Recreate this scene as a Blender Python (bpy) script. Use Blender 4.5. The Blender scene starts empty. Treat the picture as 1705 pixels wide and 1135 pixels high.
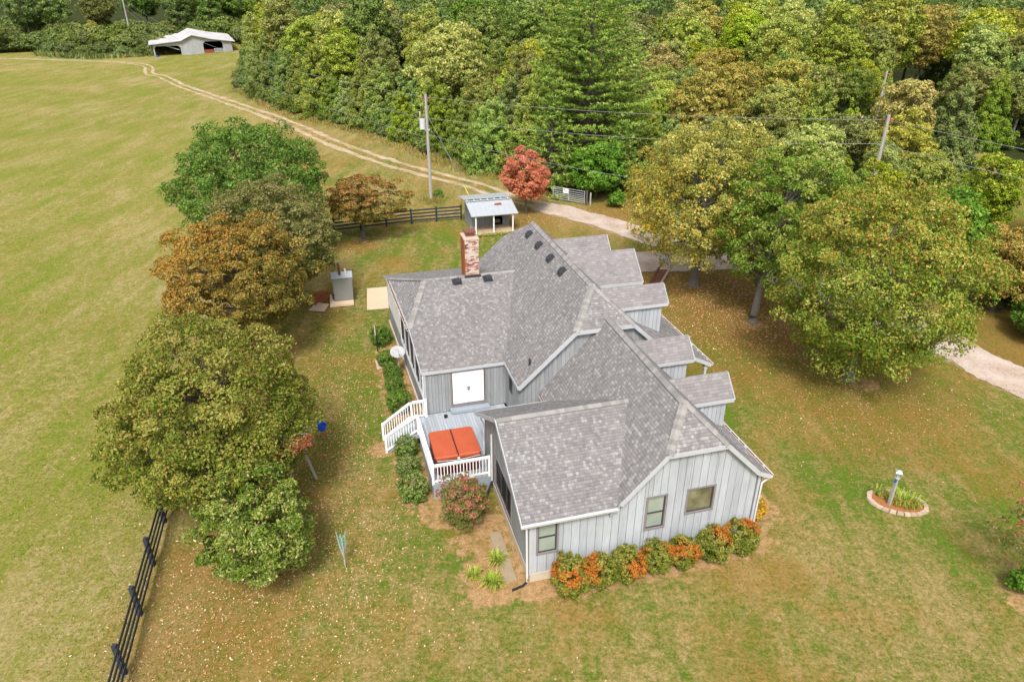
import bpy, math, random
import numpy as np
from mathutils import Vector, Matrix
R=math.radians
sc=bpy.context.scene
COL=sc.collection
PI=math.pi
# ------------------------------------------------------------------ camera, sky, sun, exposure
cam_d=bpy.data.cameras.new('camera'); cam=bpy.data.objects.new('camera',cam_d); COL.objects.link(cam)
cam.location=(0,0,20.0); cam.rotation_euler=(R(90)-math.atan(617/1180.0),0,0)
cam_d.sensor_width=36.0; cam_d.lens=36.0*1180/1705; cam_d.clip_start=0.5; cam_d.clip_end=3000
sc.camera=cam
SUN_EL=R(52); SUN_AZ=R(184)      # azimuth from +Y (ahead of the camera) clockwise: behind the camera, to its right
w=bpy.data.worlds.new('World'); sc.world=w; w.use_nodes=True
wn=w.node_tree.nodes; wl=w.node_tree.links; wn.clear()
sky=wn.new('ShaderNodeTexSky'); sky.sky_type='NISHITA'; sky.sun_disc=False; sky.sun_elevation=SUN_EL; sky.sun_rotation=SUN_AZ
sky.air_density=1.0; sky.dust_density=4.5; sky.ozone_density=0.7
bg=wn.new('ShaderNodeBackground'); bg.inputs['Strength'].default_value=0.09
hs=wn.new('ShaderNodeHueSaturation'); hs.inputs['Saturation'].default_value=0.30
wo=wn.new('ShaderNodeOutputWorld'); wl.new(sky.outputs[0],hs.inputs['Color']); wl.new(hs.outputs[0],bg.inputs[0]); wl.new(bg.outputs[0],wo.inputs[0])
sd=bpy.data.lights.new('sun','SUN'); sd.energy=1.6; sd.angle=R(13); sd.color=(1.0,0.95,0.87)
sun=bpy.data.objects.new('sun',sd); COL.objects.link(sun)
dv=Vector((math.sin(SUN_AZ)*math.cos(SUN_EL),math.cos(SUN_AZ)*math.cos(SUN_EL),math.sin(SUN_EL)))
sun.rotation_euler=dv.to_track_quat('Z','Y').to_euler(); sun.location=(20,-20,60)
sc.view_settings.view_transform='Standard'; sc.view_settings.look='None'; sc.view_settings.gamma=1.0
sc.view_settings.use_curve_mapping=False; sc.view_settings.exposure=1.20

# ------------------------------------------------------------------ materials
def newmat(name,rough=0.8,spec=0.3):
    m=bpy.data.materials.new(name); m.use_nodes=True
    nt=m.node_tree; p=nt.nodes['Principled BSDF']
    p.inputs['Roughness'].default_value=rough; p.inputs['Specular IOR Level'].default_value=spec
    return m,nt,p
def N(nt,t,**k):
    n=nt.nodes.new(t)
    for a,b in k.items():
        if a in n.inputs.keys(): n.inputs[a].default_value=b
        else: setattr(n,a,b)
    return n
def ramp(nt,stops,interp='LINEAR'):
    n=nt.nodes.new('ShaderNodeValToRGB'); cr=n.color_ramp; cr.interpolation=interp
    while len(cr.elements)>1: cr.elements.remove(cr.elements[-1])
    cr.elements[0].position=stops[0][0]; cr.elements[0].color=(*stops[0][1],1)
    for pos,c in stops[1:]:
        e=cr.elements.new(pos); e.color=(*c,1)
    return n
def mixc(nt,a,b,fac,mode='MIX'):
    n=nt.nodes.new('ShaderNodeMix'); n.data_type='RGBA'; n.blend_type=mode
    L=nt.links
    for i,v in ((6,a),(7,b),(0,fac)):
        if hasattr(v,'is_linked') or hasattr(v,'links'): L.new(v,n.inputs[i])
        elif isinstance(v,(int,float)): n.inputs[i].default_value=v
        else: n.inputs[i].default_value=(*v,1)
    return n.outputs[2]
def math_(nt,op,a,b=0.0,c=None,clamp=False):
    n=nt.nodes.new('ShaderNodeMath'); n.operation=op; n.use_clamp=clamp
    for i,v in enumerate((a,b,c)):
        if v is None: continue
        if hasattr(v,'links'): nt.links.new(v,n.inputs[i])
        else: n.inputs[i].default_value=v
    return n.outputs[0]
def noise(nt,vec,scale,detail=4,rough=0.55):
    n=N(nt,'ShaderNodeTexNoise'); n.inputs['Scale'].default_value=scale; n.inputs['Detail'].default_value=detail; n.inputs['Roughness'].default_value=rough
    if vec is not None: nt.links.new(vec,n.inputs['Vector'])
    return n.outputs[0]
def bump(nt,p,h,dist=0.02,strength=0.6):
    b=N(nt,'ShaderNodeBump'); b.inputs['Distance'].default_value=dist; b.inputs['Strength'].default_value=strength
    nt.links.new(h,b.inputs['Height']); nt.links.new(b.outputs[0],p.inputs['Normal'])
def simple(name,col,rough=0.7,var=0.12,scale=3.0,metal=0.0,spec=0.3,bmp=0.0,objvar=0.0,stretch=None):
    """plain surface with noise wear and optional per-object tone"""
    m,nt,p=newmat(name,rough,spec); L=nt.links
    tc=N(nt,'ShaderNodeTexCoord'); vec=tc.outputs['Object']
    if stretch:
        mp=N(nt,'ShaderNodeMapping'); mp.inputs['Scale'].default_value=stretch; L.new(vec,mp.inputs[0]); vec=mp.outputs[0]
    n1=noise(nt,vec,scale,5,0.65); 
    v=math_(nt,'MULTIPLY_ADD',n1,2*var,1-var)
    if objvar:
        oi=N(nt,'ShaderNodeObjectInfo'); o=math_(nt,'MULTIPLY_ADD',oi.outputs['Random'],2*objvar,1-objvar); v=math_(nt,'MULTIPLY',v,o)
    c=N(nt,'ShaderNodeCombineColor'); 
    hv=N(nt,'ShaderNodeHueSaturation'); hv.inputs['Color'].default_value=(*col,1); L.new(v,hv.inputs['Value'])
    L.new(hv.outputs[0],p.inputs['Base Color']); p.inputs['Metallic'].default_value=metal
    nt.nodes.remove(c)
    if bmp: bump(nt,p,n1,bmp)
    return m

def shingle_mat(name,cols,tabw,tabh,contrast):
    m,nt,p=newmat(name,0.93,0.15); L=nt.links
    uv=N(nt,'ShaderNodeUVMap'); 
    sx=N(nt,'ShaderNodeSeparateXYZ'); L.new(uv.outputs[0],sx.inputs[0])
    row=math_(nt,'FLOOR',math_(nt,'DIVIDE',sx.outputs[1],tabh))
    def cell(w_,seed):
        wn_=N(nt,'ShaderNodeTexWhiteNoise'); wn_.noise_dimensions='1D'; L.new(math_(nt,'MULTIPLY_ADD',row,1.37,seed),wn_.inputs['W'])
        x=math_(nt,'ADD',math_(nt,'DIVIDE',sx.outputs[0],w_),math_(nt,'MULTIPLY',wn_.outputs[0],7.0))
        fl=math_(nt,'FLOOR',x); fr=math_(nt,'SUBTRACT',x,fl)
        cb=N(nt,'ShaderNodeCombineXYZ'); L.new(fl,cb.inputs[0]); L.new(row,cb.inputs[1]); cb.inputs[2].default_value=seed
        w2=N(nt,'ShaderNodeTexWhiteNoise'); w2.noise_dimensions='3D'; L.new(cb.outputs[0],w2.inputs['Vector'])
        return w2.outputs[0],fr
    r1,f1=cell(tabw,3.1); r2,f2=cell(tabw*1.9,8.7)
    rr=math_(nt,'ADD',math_(nt,'MULTIPLY',r1,0.78),math_(nt,'MULTIPLY',r2,0.22))
    cr=ramp(nt,[(0.0,cols[0]),(0.25,cols[1]),(0.5,cols[2]),(0.72,cols[3]),(0.9,cols[4])]); L.new(rr,cr.inputs[0])
    tc=N(nt,'ShaderNodeTexCoord')
    big=noise(nt,tc.outputs['Object'],0.5,3); fine=noise(nt,tc.outputs['Object'],60,2)
    v=math_(nt,'MULTIPLY',math_(nt,'MULTIPLY_ADD',big,0.30,0.85),math_(nt,'MULTIPLY_ADD',fine,0.3,0.85))
    fy=math_(nt,'FRACT',math_(nt,'DIVIDE',sx.outputs[1],tabh))
    edge=math_(nt,'LESS_THAN',fy,0.14); edge2=math_(nt,'LESS_THAN',f1,0.09)
    e=math_(nt,'MAXIMUM',math_(nt,'MULTIPLY',edge,1.0),math_(nt,'MULTIPLY',edge2,0.7))
    v=math_(nt,'MULTIPLY',v,math_(nt,'MULTIPLY_ADD',e,-contrast,1.0))
    hv=N(nt,'ShaderNodeHueSaturation'); L.new(cr.outputs[0],hv.inputs['Color']); L.new(v,hv.inputs['Value']); L.new(hv.outputs[0],p.inputs['Base Color'])
    h=math_(nt,'ADD',math_(nt,'SUBTRACT',1.0,fy),math_(nt,'MULTIPLY',r1,0.6))
    bump(nt,p,h,0.012,0.8)
    return m
M={}
M['shingle']=shingle_mat('weathered_shingles',[(.15,.145,.155),(.185,.175,.178),(.207,.193,.192),(.23,.22,.218),(.295,.29,.288)],0.118,0.128,0.36)
M['shingle_far']=shingle_mat('weathered_shingles_dormer',[(.18,.168,.172),(.205,.19,.193),(.22,.206,.207),(.235,.22,.222),(.26,.248,.25)],0.24,0.135,0.22)
M['cap']=simple('ridge_cap_shingle',(.235,.225,.22),.9,.12,6,objvar=.2)
M['fascia']=simple('painted_fascia',(.42,.43,.45),.6,.15,2,stretch=(1,1,1))
M['soffit']=simple('painted_soffit',(.33,.34,.36),.7,.1)
M['gutter']=simple('white_gutter',(.62,.62,.63),.45,.12,2)
M['debris']=simple('leaf_debris',(.16,.07,.03),.9,.4,8)
def siding_mat(name,col,worn):
    m,nt,p=newmat(name,.8,.2); L=nt.links
    tc=N(nt,'ShaderNodeTexCoord'); mp=N(nt,'ShaderNodeMapping'); mp.inputs['Scale'].default_value=(9,9,.8); L.new(tc.outputs['Object'],mp.inputs[0])
    g=noise(nt,mp.outputs[0],1.2,6,.7); mp2=N(nt,'ShaderNodeMapping'); mp2.inputs['Scale'].default_value=(1,1,.45); L.new(tc.outputs['Object'],mp2.inputs[0])
    b=noise(nt,mp2.outputs[0],1.1,5,.65)
    cr=ramp(nt,[(.28,tuple(c*.62 for c in col)),(.44,tuple(c*.88 for c in col)),(.58,col),(.78,tuple(min(1,c*1.18) for c in worn))]); L.new(math_(nt,'ADD',math_(nt,'MULTIPLY',g,.5),math_(nt,'MULTIPLY',b,.5)),cr.inputs[0])
    oi=N(nt,'ShaderNodeObjectInfo'); hv=N(nt,'ShaderNodeHueSaturation'); L.new(cr.outputs[0],hv.inputs['Color'])
    L.new(math_(nt,'MULTIPLY_ADD',oi.outputs['Random'],.2,.9),hv.inputs['Value']); L.new(hv.outputs[0],p.inputs['Base Color']); bump(nt,p,g,.006,.5)
    return m
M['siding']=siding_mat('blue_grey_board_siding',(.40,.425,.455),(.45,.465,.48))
M['siding2']=siding_mat('shaded_grey_siding',(.285,.30,.31),(.33,.335,.345))  # darker copy for the left and deck-side walls; their shade is put into the colour
M['backing']=simple('dark_sheathing',(.13,.135,.155),.9,.2)
M['concrete']=simple('pale_concrete',(.47,.40,.31),.9,.18,2.5,bmp=.004)
M['slab']=simple('tan_concrete_slab',(.60,.45,.32),.9,.12,1.2,bmp=.004)
M['dark_frame']=simple('dark_window_frame',(.055,.05,.05),.5,.2)
M['brown_trim']=simple('weathered_window_trim',(.20,.18,.18),.8,.3,6)
M['white']=simple('white_paint',(.80,.80,.81),.5,.07,4)
M['deckboard']=simple('grey_deck_board',(.32,.35,.39),.75,.18,5,objvar=.14,stretch=(3,.5,3))
M['skirt']=simple('grey_deck_skirt',(.27,.31,.36),.75,.15,3)
M['screen']=simple('dark_screen',(.018,.018,.022),.6,.2)
def glass_mat(name,c1,c2):
    m,nt,p=newmat(name,.12,.6); tc=N(nt,'ShaderNodeTexCoord'); n=noise(nt,tc.outputs['Object'],1.3,2); cr=ramp(nt,[(.35,c1),(.65,c2)]); nt.links.new(n,cr.inputs[0]); nt.links.new(cr.outputs[0],p.inputs['Base Color']); return m
M['glass_blind']=glass_mat('pane_over_pale_blind',(.24,.29,.25),(.30,.34,.29))
M['glass_warm']=glass_mat('pane_over_curtain',(.10,.10,.055),(.24,.23,.14))
M['brown_mat']=simple('tub_cover_vinyl',(.42,.085,.035),.55,.22,2.5,bmp=.006)
M['tubside']=simple('tub_cabinet',(.12,.012,.014),.5,.2)
M['grey_strap']=simple('grey_strap',(.45,.43,.42),.6,.1)
M['black']=simple('black_metal',(.018,.018,.02),.5,.2)
M['vent']=simple('black_roof_vent',(.035,.037,.045),.45,.2)
M['fence']=simple('dark_painted_fence',(.030,.036,.052),.6,.35,5,objvar=.2,stretch=(1,1,1))
M['fence_top']=M['fence']
M['galv']=simple('galvanised_metal',(.50,.54,.58),.38,.16,3,metal=.35,stretch=(8,.6,1))
M['shed_side']=siding_mat('grey_shed_panels',(.27,.29,.31),(.32,.34,.36))
M['pine_deck']=simple('tan_decking',(.40,.30,.20),.85,.15,4,objvar=.12)
M['rust']=simple('rust_patch',(.22,.05,.03),.9,.3,8)
M['polewood']=simple('weathered_pole_wood',(.34,.32,.31),.85,.25,4,stretch=(6,6,.5))
M['wire']=simple('aluminium_wire',(.22,.23,.22),.5,.1,1)
M['xfmr']=simple('transformer_grey',(.50,.53,.56),.4,.08)
M['yellow']=simple('yellow_guard',(.65,.50,.12),.5,.1)
M['copper']=simple('rusty_metal',(.17,.075,.05),.7,.25,6)
M['dish']=simple('satellite_dish_grey',(.40,.41,.43),.4,.06)
M['stone']=simple('tan_edging_stone',(.47,.35,.27),.9,.2,7,objvar=.16,bmp=.01)
M['mulch']=simple('orange_mulch',(.30,.125,.045),.95,.35,14,bmp=.03)
M['blue']=simple('blue_plastic',(.015,.09,.55),.35,.05)
M['red']=simple('red_plastic',(.5,.05,.04),.4,.05)
M['greennet']=simple('green_white_lines',(.16,.42,.30),.6,.3,20)
M['boiler']=simple('boiler_steel',(.155,.155,.14),.5,.12,1.5)
M['barnwall']=siding_mat('pale_barn_panels',(.34,.35,.36),(.42,.42,.42))
M['barnroof']=simple('worn_tin_roof',(.50,.49,.50),.7,.3,.5,stretch=(1,.3,1))
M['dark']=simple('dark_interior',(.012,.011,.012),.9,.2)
M['bark']=simple('grey_bark',(.15,.138,.122),.95,.3,7,bmp=.03,stretch=(3,3,.8))
M['barkdark']=simple('dark_bark',(.085,.07,.06),.95,.3,7,bmp=.03,stretch=(3,3,.8))
M['barkpale']=simple('pale_bark',(.38,.36,.33),.95,.25,4,stretch=(2,2,.6))
M['timber']=simple('rusty_brown_timber',(.16,.065,.04),.9,.25,4)
# brick with per-face tone
def brick_mat():
    m,nt,p=newmat('whitewashed_brick',.9,.2); L=nt.links
    at=N(nt,'ShaderNodeAttribute'); at.attribute_name='tint'
    cr=ramp(nt,[(0,(.16,.05,.04)),(.12,(.32,.12,.08)),(.28,(.42,.26,.20)),(.42,(.47,.36,.30)),(1,(.57,.50,.45))]); 
    tc=N(nt,'ShaderNodeTexCoord'); n=noise(nt,tc.outputs['Object'],9,4)
    L.new(math_(nt,'ADD',at.outputs['Fac'],math_(nt,'MULTIPLY_ADD',n,.08,-.04)),cr.inputs[0]); L.new(cr.outputs[0],p.inputs['Base Color'])
    return m
M['brick']=brick_mat(); M['mortar']=simple('brick_mortar',(.42,.33,.27),.95,.2,8); M['redbrick']=simple('plain_red_brick_side',(.30,.10,.035),.9,.3,6)

def leafmat(name,cols,acc=None,trans=.3,objv=0.0,rough=.55):
    """cols: tone stops for 'tint'; acc: accent stops mixed where 'acc' > .5"""
    m,nt,p=newmat(name,rough,.25); L=nt.links
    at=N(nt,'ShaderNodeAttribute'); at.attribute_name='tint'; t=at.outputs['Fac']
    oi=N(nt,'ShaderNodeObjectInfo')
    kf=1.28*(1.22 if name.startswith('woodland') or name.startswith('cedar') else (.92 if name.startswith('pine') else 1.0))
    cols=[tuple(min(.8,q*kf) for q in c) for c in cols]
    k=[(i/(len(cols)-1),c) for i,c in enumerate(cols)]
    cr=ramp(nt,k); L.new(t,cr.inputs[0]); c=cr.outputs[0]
    if acc:
        a2=N(nt,'ShaderNodeAttribute'); a2.attribute_name='acc'
        cr2=ramp(nt,[(i/(len(acc)-1),q) for i,q in enumerate(acc)]); L.new(t,cr2.inputs[0])
        c=mixc(nt,c,cr2.outputs[0],a2.outputs['Fac'])
    if objv:
        hv=N(nt,'ShaderNodeHueSaturation'); L.new(c,hv.inputs['Color'])
        L.new(math_(nt,'MULTIPLY_ADD',oi.outputs['Random'],-.07*objv,.5+.03*objv),hv.inputs['Hue'])
        r2=math_(nt,'FRACT',math_(nt,'MULTIPLY',oi.outputs['Random'],17.3))
        L.new(math_(nt,'MULTIPLY_ADD',r2,.7*objv,1-.3*objv),hv.inputs['Value']); 
        r3=math_(nt,'FRACT',math_(nt,'MULTIPLY',oi.outputs['Random'],41.7)); L.new(math_(nt,'MULTIPLY_ADD',r3,.4*objv,1-.3*objv),hv.inputs['Saturation'])
        c=hv.outputs[0]
    L.new(c,p.inputs['Base Color'])
    tr=N(nt,'ShaderNodeBsdfTranslucent'); L.new(c,tr.inputs[0]); mx=N(nt,'ShaderNodeMixShader'); mx.inputs[0].default_value=trans
    L.new(p.outputs[0],mx.inputs[1]); L.new(tr.outputs[0],mx.inputs[2]); L.new(mx.outputs[0],nt.nodes['Material Output'].inputs[0])
    return m

# ------------------------------------------------------------------ object helpers
def link(o,parent=None):
    COL.objects.link(o)
    if parent is not None: o.parent=parent
    return o
def tag(o,label=None,cat=None,group=None,kind=None):
    if label: o['label']=label
    if cat: o['category']=cat
    if group: o['group']=group
    if kind: o['kind']=kind
    return o
def empty(name,loc,rz=0,label=None,cat=None,group=None):
    o=bpy.data.objects.new(name,None); COL.objects.link(o); o.location=loc; o.rotation_euler=(0,0,rz); o.empty_display_size=.3
    return tag(o,label,cat,group)
class MB:
    def __init__(s): s.v=[]; s.f=[]; s.mi=[]; s.uv={}; s.cur=0
    def add(s,vs,fs):
        b=len(s.v); s.v+= [tuple(q) for q in vs]; s.f+=[tuple(b+i for i in f) for f in fs]; s.mi+=[s.cur]*len(fs); return b
    def box(s,x0,x1,y0,y1,z0,z1):
        s.add([(x0,y0,z0),(x1,y0,z0),(x1,y1,z0),(x0,y1,z0),(x0,y0,z1),(x1,y0,z1),(x1,y1,z1),(x0,y1,z1)],
              [(3,2,1,0),(4,5,6,7),(0,1,5,4),(1,2,6,5),(2,3,7,6),(3,0,4,7)]); return s
    def beam(s,a,b,w_,h,up=(0,0,1)):
        a=Vector(a);b=Vector(b);d=(b-a).normalized();u=Vector(up); x=d.cross(u)
        if x.length<1e-4: x=d.cross(Vector((1,0,0)))
        x.normalize(); u=x.cross(d).normalized(); x*=w_/2;u*=h/2
        s.add([a-x-u,a+x-u,a+x+u,a-x+u,b-x-u,b+x-u,b+x+u,b-x+u],[(0,1,2,3),(7,6,5,4),(0,4,5,1),(1,5,6,2),(2,6,7,3),(3,7,4,0)]); return s
    def prism(s,poly,off):
        """polygon (3d points) extruded by vector off"""
        n=len(poly);P=[Vector(p) for p in poly];o=Vector(off)
        s.add(P+[p+o for p in P],[tuple(range(n))[::-1],tuple(range(n,2*n))]+[(i,(i+1)%n,n+(i+1)%n,n+i) for i in range(n)]); return s
    def tube(s,pts,rad,n=6,cap=True):
        P=[Vector(p) for p in pts]; rad=rad if hasattr(rad,'__len__') else [rad]*len(P)
        rings=[]
        for i,p in enumerate(P):
            d=(P[min(i+1,len(P)-1)]-P[max(i-1,0)]).normalized()
            x=d.cross(Vector((0,0,1)))
            if x.length<.05: x=d.cross(Vector((0,1,0)))
            x.normalize(); y=d.cross(x)
            rings.append([p+(x*math.cos(2*PI*k/n)+y*math.sin(2*PI*k/n))*rad[i] for k in range(n)])
        vs=[q for r in rings for q in r]; fs=[]
        for i in range(len(P)-1):
            for k in range(n): fs.append((i*n+k,i*n+(k+1)%n,(i+1)*n+(k+1)%n,(i+1)*n+k))
        if cap: fs.append(tuple(range(n))[::-1]); fs.append(tuple((len(P)-1)*n+k for k in range(n)))
        s.add(vs,fs); return s
    def cyl(s,c,r,z0,z1,n=16,r2=None): return s.tube([(c[0],c[1],z0),(c[0],c[1],z1)],[r,r if r2 is None else r2],n)
    def mesh(s,name,mats):
        me=bpy.data.meshes.new(name); me.from_pydata(s.v,[],s.f)
        for m in (mats if isinstance(mats,(list,tuple)) else [mats]): me.materials.append(m)
        if any(s.mi): me.polygons.foreach_set('material_index',s.mi)
        me.update(); return me
    def build(s,name,mats,parent=None,smooth=False,**t):
        me=s.mesh(name,mats); 
        if smooth: me.polygons.foreach_set('use_smooth',[True]*len(me.polygons))
        return tag(link(bpy.data.objects.new(name,me),parent),**t)
def inst(name,me,loc,parent=None,rot=(0,0,0),scale=(1,1,1)):
    o=bpy.data.objects.new(name,me); link(o,parent); o.location=loc; o.rotation_euler=rot; o.scale=scale; return o
def copy_tree(o,parent=None):
    c=o.copy(); COL.objects.link(c); c.parent=parent
    for ch in list(o.children): copy_tree(ch,c)
    return c
def quads_mesh(name,V,F,mats,attrs=None,mi=None):
    me=bpy.data.meshes.new(name); nf=len(F); k=F.shape[1]
    me.vertices.add(len(V)); me.vertices.foreach_set('co',np.ascontiguousarray(V,dtype=np.float32).ravel())
    me.loops.add(nf*k); me.polygons.add(nf)
    me.polygons.foreach_set('loop_start',np.arange(0,nf*k,k,dtype=np.int32)); 
    me.loops.foreach_set('vertex_index',np.ascontiguousarray(F,dtype=np.int32).ravel())
    for m in (mats if isinstance(mats,(list,tuple)) else [mats]): me.materials.append(m)
    if mi is not None: me.polygons.foreach_set('material_index',mi.astype(np.int32))
    me.update(calc_edges=True)
    for kx,(dom,a) in (attrs or {}).items():
        at=me.attributes.new(kx,'FLOAT',dom); at.data.foreach_set('value',np.ascontiguousarray(a,dtype=np.float32))
    return me

# ------------------------------------------------------------------ terrain
def sstep(a,b,x): t=np.clip((x-a)/(b-a),0,1); return t*t*(3-2*t)
def zt(x,y):
    x=np.asarray(x,float);y=np.asarray(y,float)
    z=0.5*np.sin(x*.045+1.0)*sstep(95,170,y)
    z=z+2.2*np.exp(-((x+60)**2+(y-216)**2)/(2*17**2))
    z=z+14*sstep(215,420,y)
    z=z+9*sstep(110,300,x)+5*sstep(-140,-320,x)
    z=z-0.35*np.exp(-((x+30)**2+(y-60)**2)/(2*14**2))
    return z
def ztf(x,y): return float(zt(x,y))
def axis(a,b,s,far,grow=1.16):
    c=list(np.arange(a,b+s/2,s)); st=s; x=b
    while x<far[1]: st*=grow; x+=min(st,25); c.append(x)
    st=s;x=a;pre=[]
    while x>far[0]: st*=grow; x-=min(st,25); pre.append(x)
    return np.array(pre[::-1]+c)
xs=axis(-36,42,.36,(-900,900)); ys=axis(8,84,.36,(-300,1300),1.10)
X,Y=np.meshgrid(xs,ys); Z=zt(X,Y)
def seg_dist(X,Y,pts):
    d=np.full(X.shape,1e9)
    for (x0,y0),(x1,y1) in zip(pts[:-1],pts[1:]):
        dx,dy=x1-x0,y1-y0; t=np.clip(((X-x0)*dx+(Y-y0)*dy)/(dx*dx+dy*dy),0,1)
        d=np.minimum(d,np.hypot(X-x0-t*dx,Y-y0-t*dy))
    return d
TRACK=[(-160,194),(-140,191),(-122,188),(-106,186),(-94,184),(-86,178),(-80,166),(-75.3,161.8),(-67,150),(-59.1,140.2),(-45.5,123.4),(-33,107.6),(-22.8,93.4),(-15.1,84.2),(-10.3,79.4),(-4.6,74.3),(-.8,69.8),(4.4,64.6),(8,61.2)]
DRIVE=[(3,66),(8,61.3),(11.2,57.6),(15,54),(20,48.5),(23.2,43),(25.8,38.6),(27.2,34.8),(30.5,29.5),(35,25)]
def smooth_path(P,n=6):
    P=np.array(P,float); out=[]
    Q=np.vstack([2*P[0]-P[1],P,2*P[-1]-P[-2]])
    for i in range(1,len(Q)-2):
        for t in np.linspace(0,1,n,endpoint=False):
            p0,p1,p2,p3=Q[i-1:i+3]
            out.append(.5*((2*p1)+(p2-p0)*t+(2*p0-5*p1+4*p2-p3)*t*t+(3*p1-p0-3*p2+p3)*t**3))
    out.append(P[-1]); return [tuple(q) for q in out]
TRACK=smooth_path(TRACK); DRIVE=smooth_path(DRIVE)
A15=R(15.2); P0=np.array([.655,19.107]); HV=np.array([math.cos(A15),math.sin(A15)]); HU=np.array([-math.sin(A15),math.cos(A15)])
def hw(v,u): p=P0+v*HV+u*HU; return (float(p[0]),float(p[1]))
XV=(X-P0[0])*HV[0]+(Y-P0[1])*HV[1]; XU=(X-P0[0])*HU[0]+(Y-P0[1])*HU[1]
dt=seg_dist(X,Y,TRACK); dd=seg_dist(X,Y,DRIVE)
edge2=[hw(-1.9,12),hw(-2.7,22)]
dirt=np.zeros_like(X)
def blob(v,u,rv,ru,a=1.0,pw=2):
    global dirt
    q=(np.abs((XV-v)/rv)**pw+np.abs((XU-u)/ru)**pw); dirt=np.maximum(dirt,a*np.clip(1.6-q,0,1))
def wblob(arr,x,y,rx,ry,a=1.0):
    q=((X-x)/rx)**2+((Y-y)/ry)**2; return np.maximum(arr,a*np.clip(1.5-q,0,1))
blob(4.4,-.35,5.4,.82,.95,4); blob(-1.2,.6,1.25,1.3); blob(-1.3,-.1,1.3,.7); blob(-.9,2.6,1.5,2.0,.8); blob(-2.9,15,1.1,5.5,.75,4); blob(-3.2,7,.9,2.6,.6,4); blob(-4.3,9.6,.8,.7,.9); blob(-2.4,4.6,1.2,1.0,.9)
blob(10.2,1.3,1.0,1.0,.9); 
litter=np.zeros_like(X)
for x,y,rx,ry,a in [(13,46,6.0,5.5,1),(15.5,40.5,5.5,5,1),(18.5,33,5,4.0,.65),(12,38,4,6,.6),(30,38,2.5,8,.9),(-12.6,55.9,1.3,1.0,.9),(6,64,3,1.5,.6),(10.5,64.5,4,3.5,.95),(12.5,60,2.5,2.0,.8),(5.5,58.5,4,3,.5),(1.6,62,3,2.5,.7),(-12,33,2.2,5,.5),(-11,18,3,4,.55),(-9.5,25,1.8,5,.5),(16.6,27.8,3,2.4,.4),(-12.3,46,1.2,2.0,.9),(-13.2,44.2,1.3,1.2,.9)]:
    litter=wblob(litter,x,y,rx,ry,a)
dry=np.clip(sstep(-9,-15,X)*.5+sstep(30,16,Y)*.25+0*X,0,1)
dry=np.maximum(dry,.9*np.clip(1-np.abs(dt-2.2)/2.6,0,1))
soil=np.maximum(dirt,np.clip(1.15-np.abs(dt-.85)/.75,0,1)*.9)
for (x,y,r) in [(13,46.8,.8),(15.45,40.5,.9),(-12.5,56.7,.7),(18.2,18.3,.7),(19.2,33.2,.9)]: soil=np.maximum(soil,np.clip(1.5-((X-x)**2+(Y-y)**2)/r**2,0,1)*.8)
field=sstep(-14,-18,X+(Y-20)*.26*0)*1.0
forestm=np.clip(sstep(2,9,dt)*0,0,1)
grav=np.clip(1.3-dd/2.0,0,1)
# near-forest floor: dark humus
EDGE=[(-136,203),(-118,206),(-98,196),(-80,236),(-66,214),(-60,165),(-51.2,141),(-34.4,113.5),(-25,104.2),(-15.5,92.6),(-6.2,80.4),(1,74.5),(6,71.5),(13,70),(16,68),(20,64),(26,60),(33,52),(34,44),(34.5,36),(40,28),(60,12)]
ex=np.array([e[0] for e in EDGE]); 
def inforest(x,y,m=0.0):
    # beyond the wood edge polyline (edge is a function of x, apart from small wiggles)
    yy=np.interp(x,[-400,-136,-118,-98,-80,-66,-60,-51.2,-34.4,-25,-15.5,-6.2,1,6,13,20,26,32,34,40,60,400],[205,203,206,197,238,225,165,141,113.5,104.2,92.6,80.4,74.5,72,70,65.5,61,54,40,28,12,-100])
    return y>yy+m
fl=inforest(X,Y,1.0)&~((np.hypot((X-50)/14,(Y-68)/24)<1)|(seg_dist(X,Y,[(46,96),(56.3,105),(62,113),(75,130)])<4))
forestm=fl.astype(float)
nx,ny=len(xs),len(ys)
idx=np.arange(nx*ny).reshape(ny,nx)
F=np.stack([idx[:-1,:-1],idx[:-1,1:],idx[1:,1:],idx[1:,:-1]],-1).reshape(-1,4)
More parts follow.
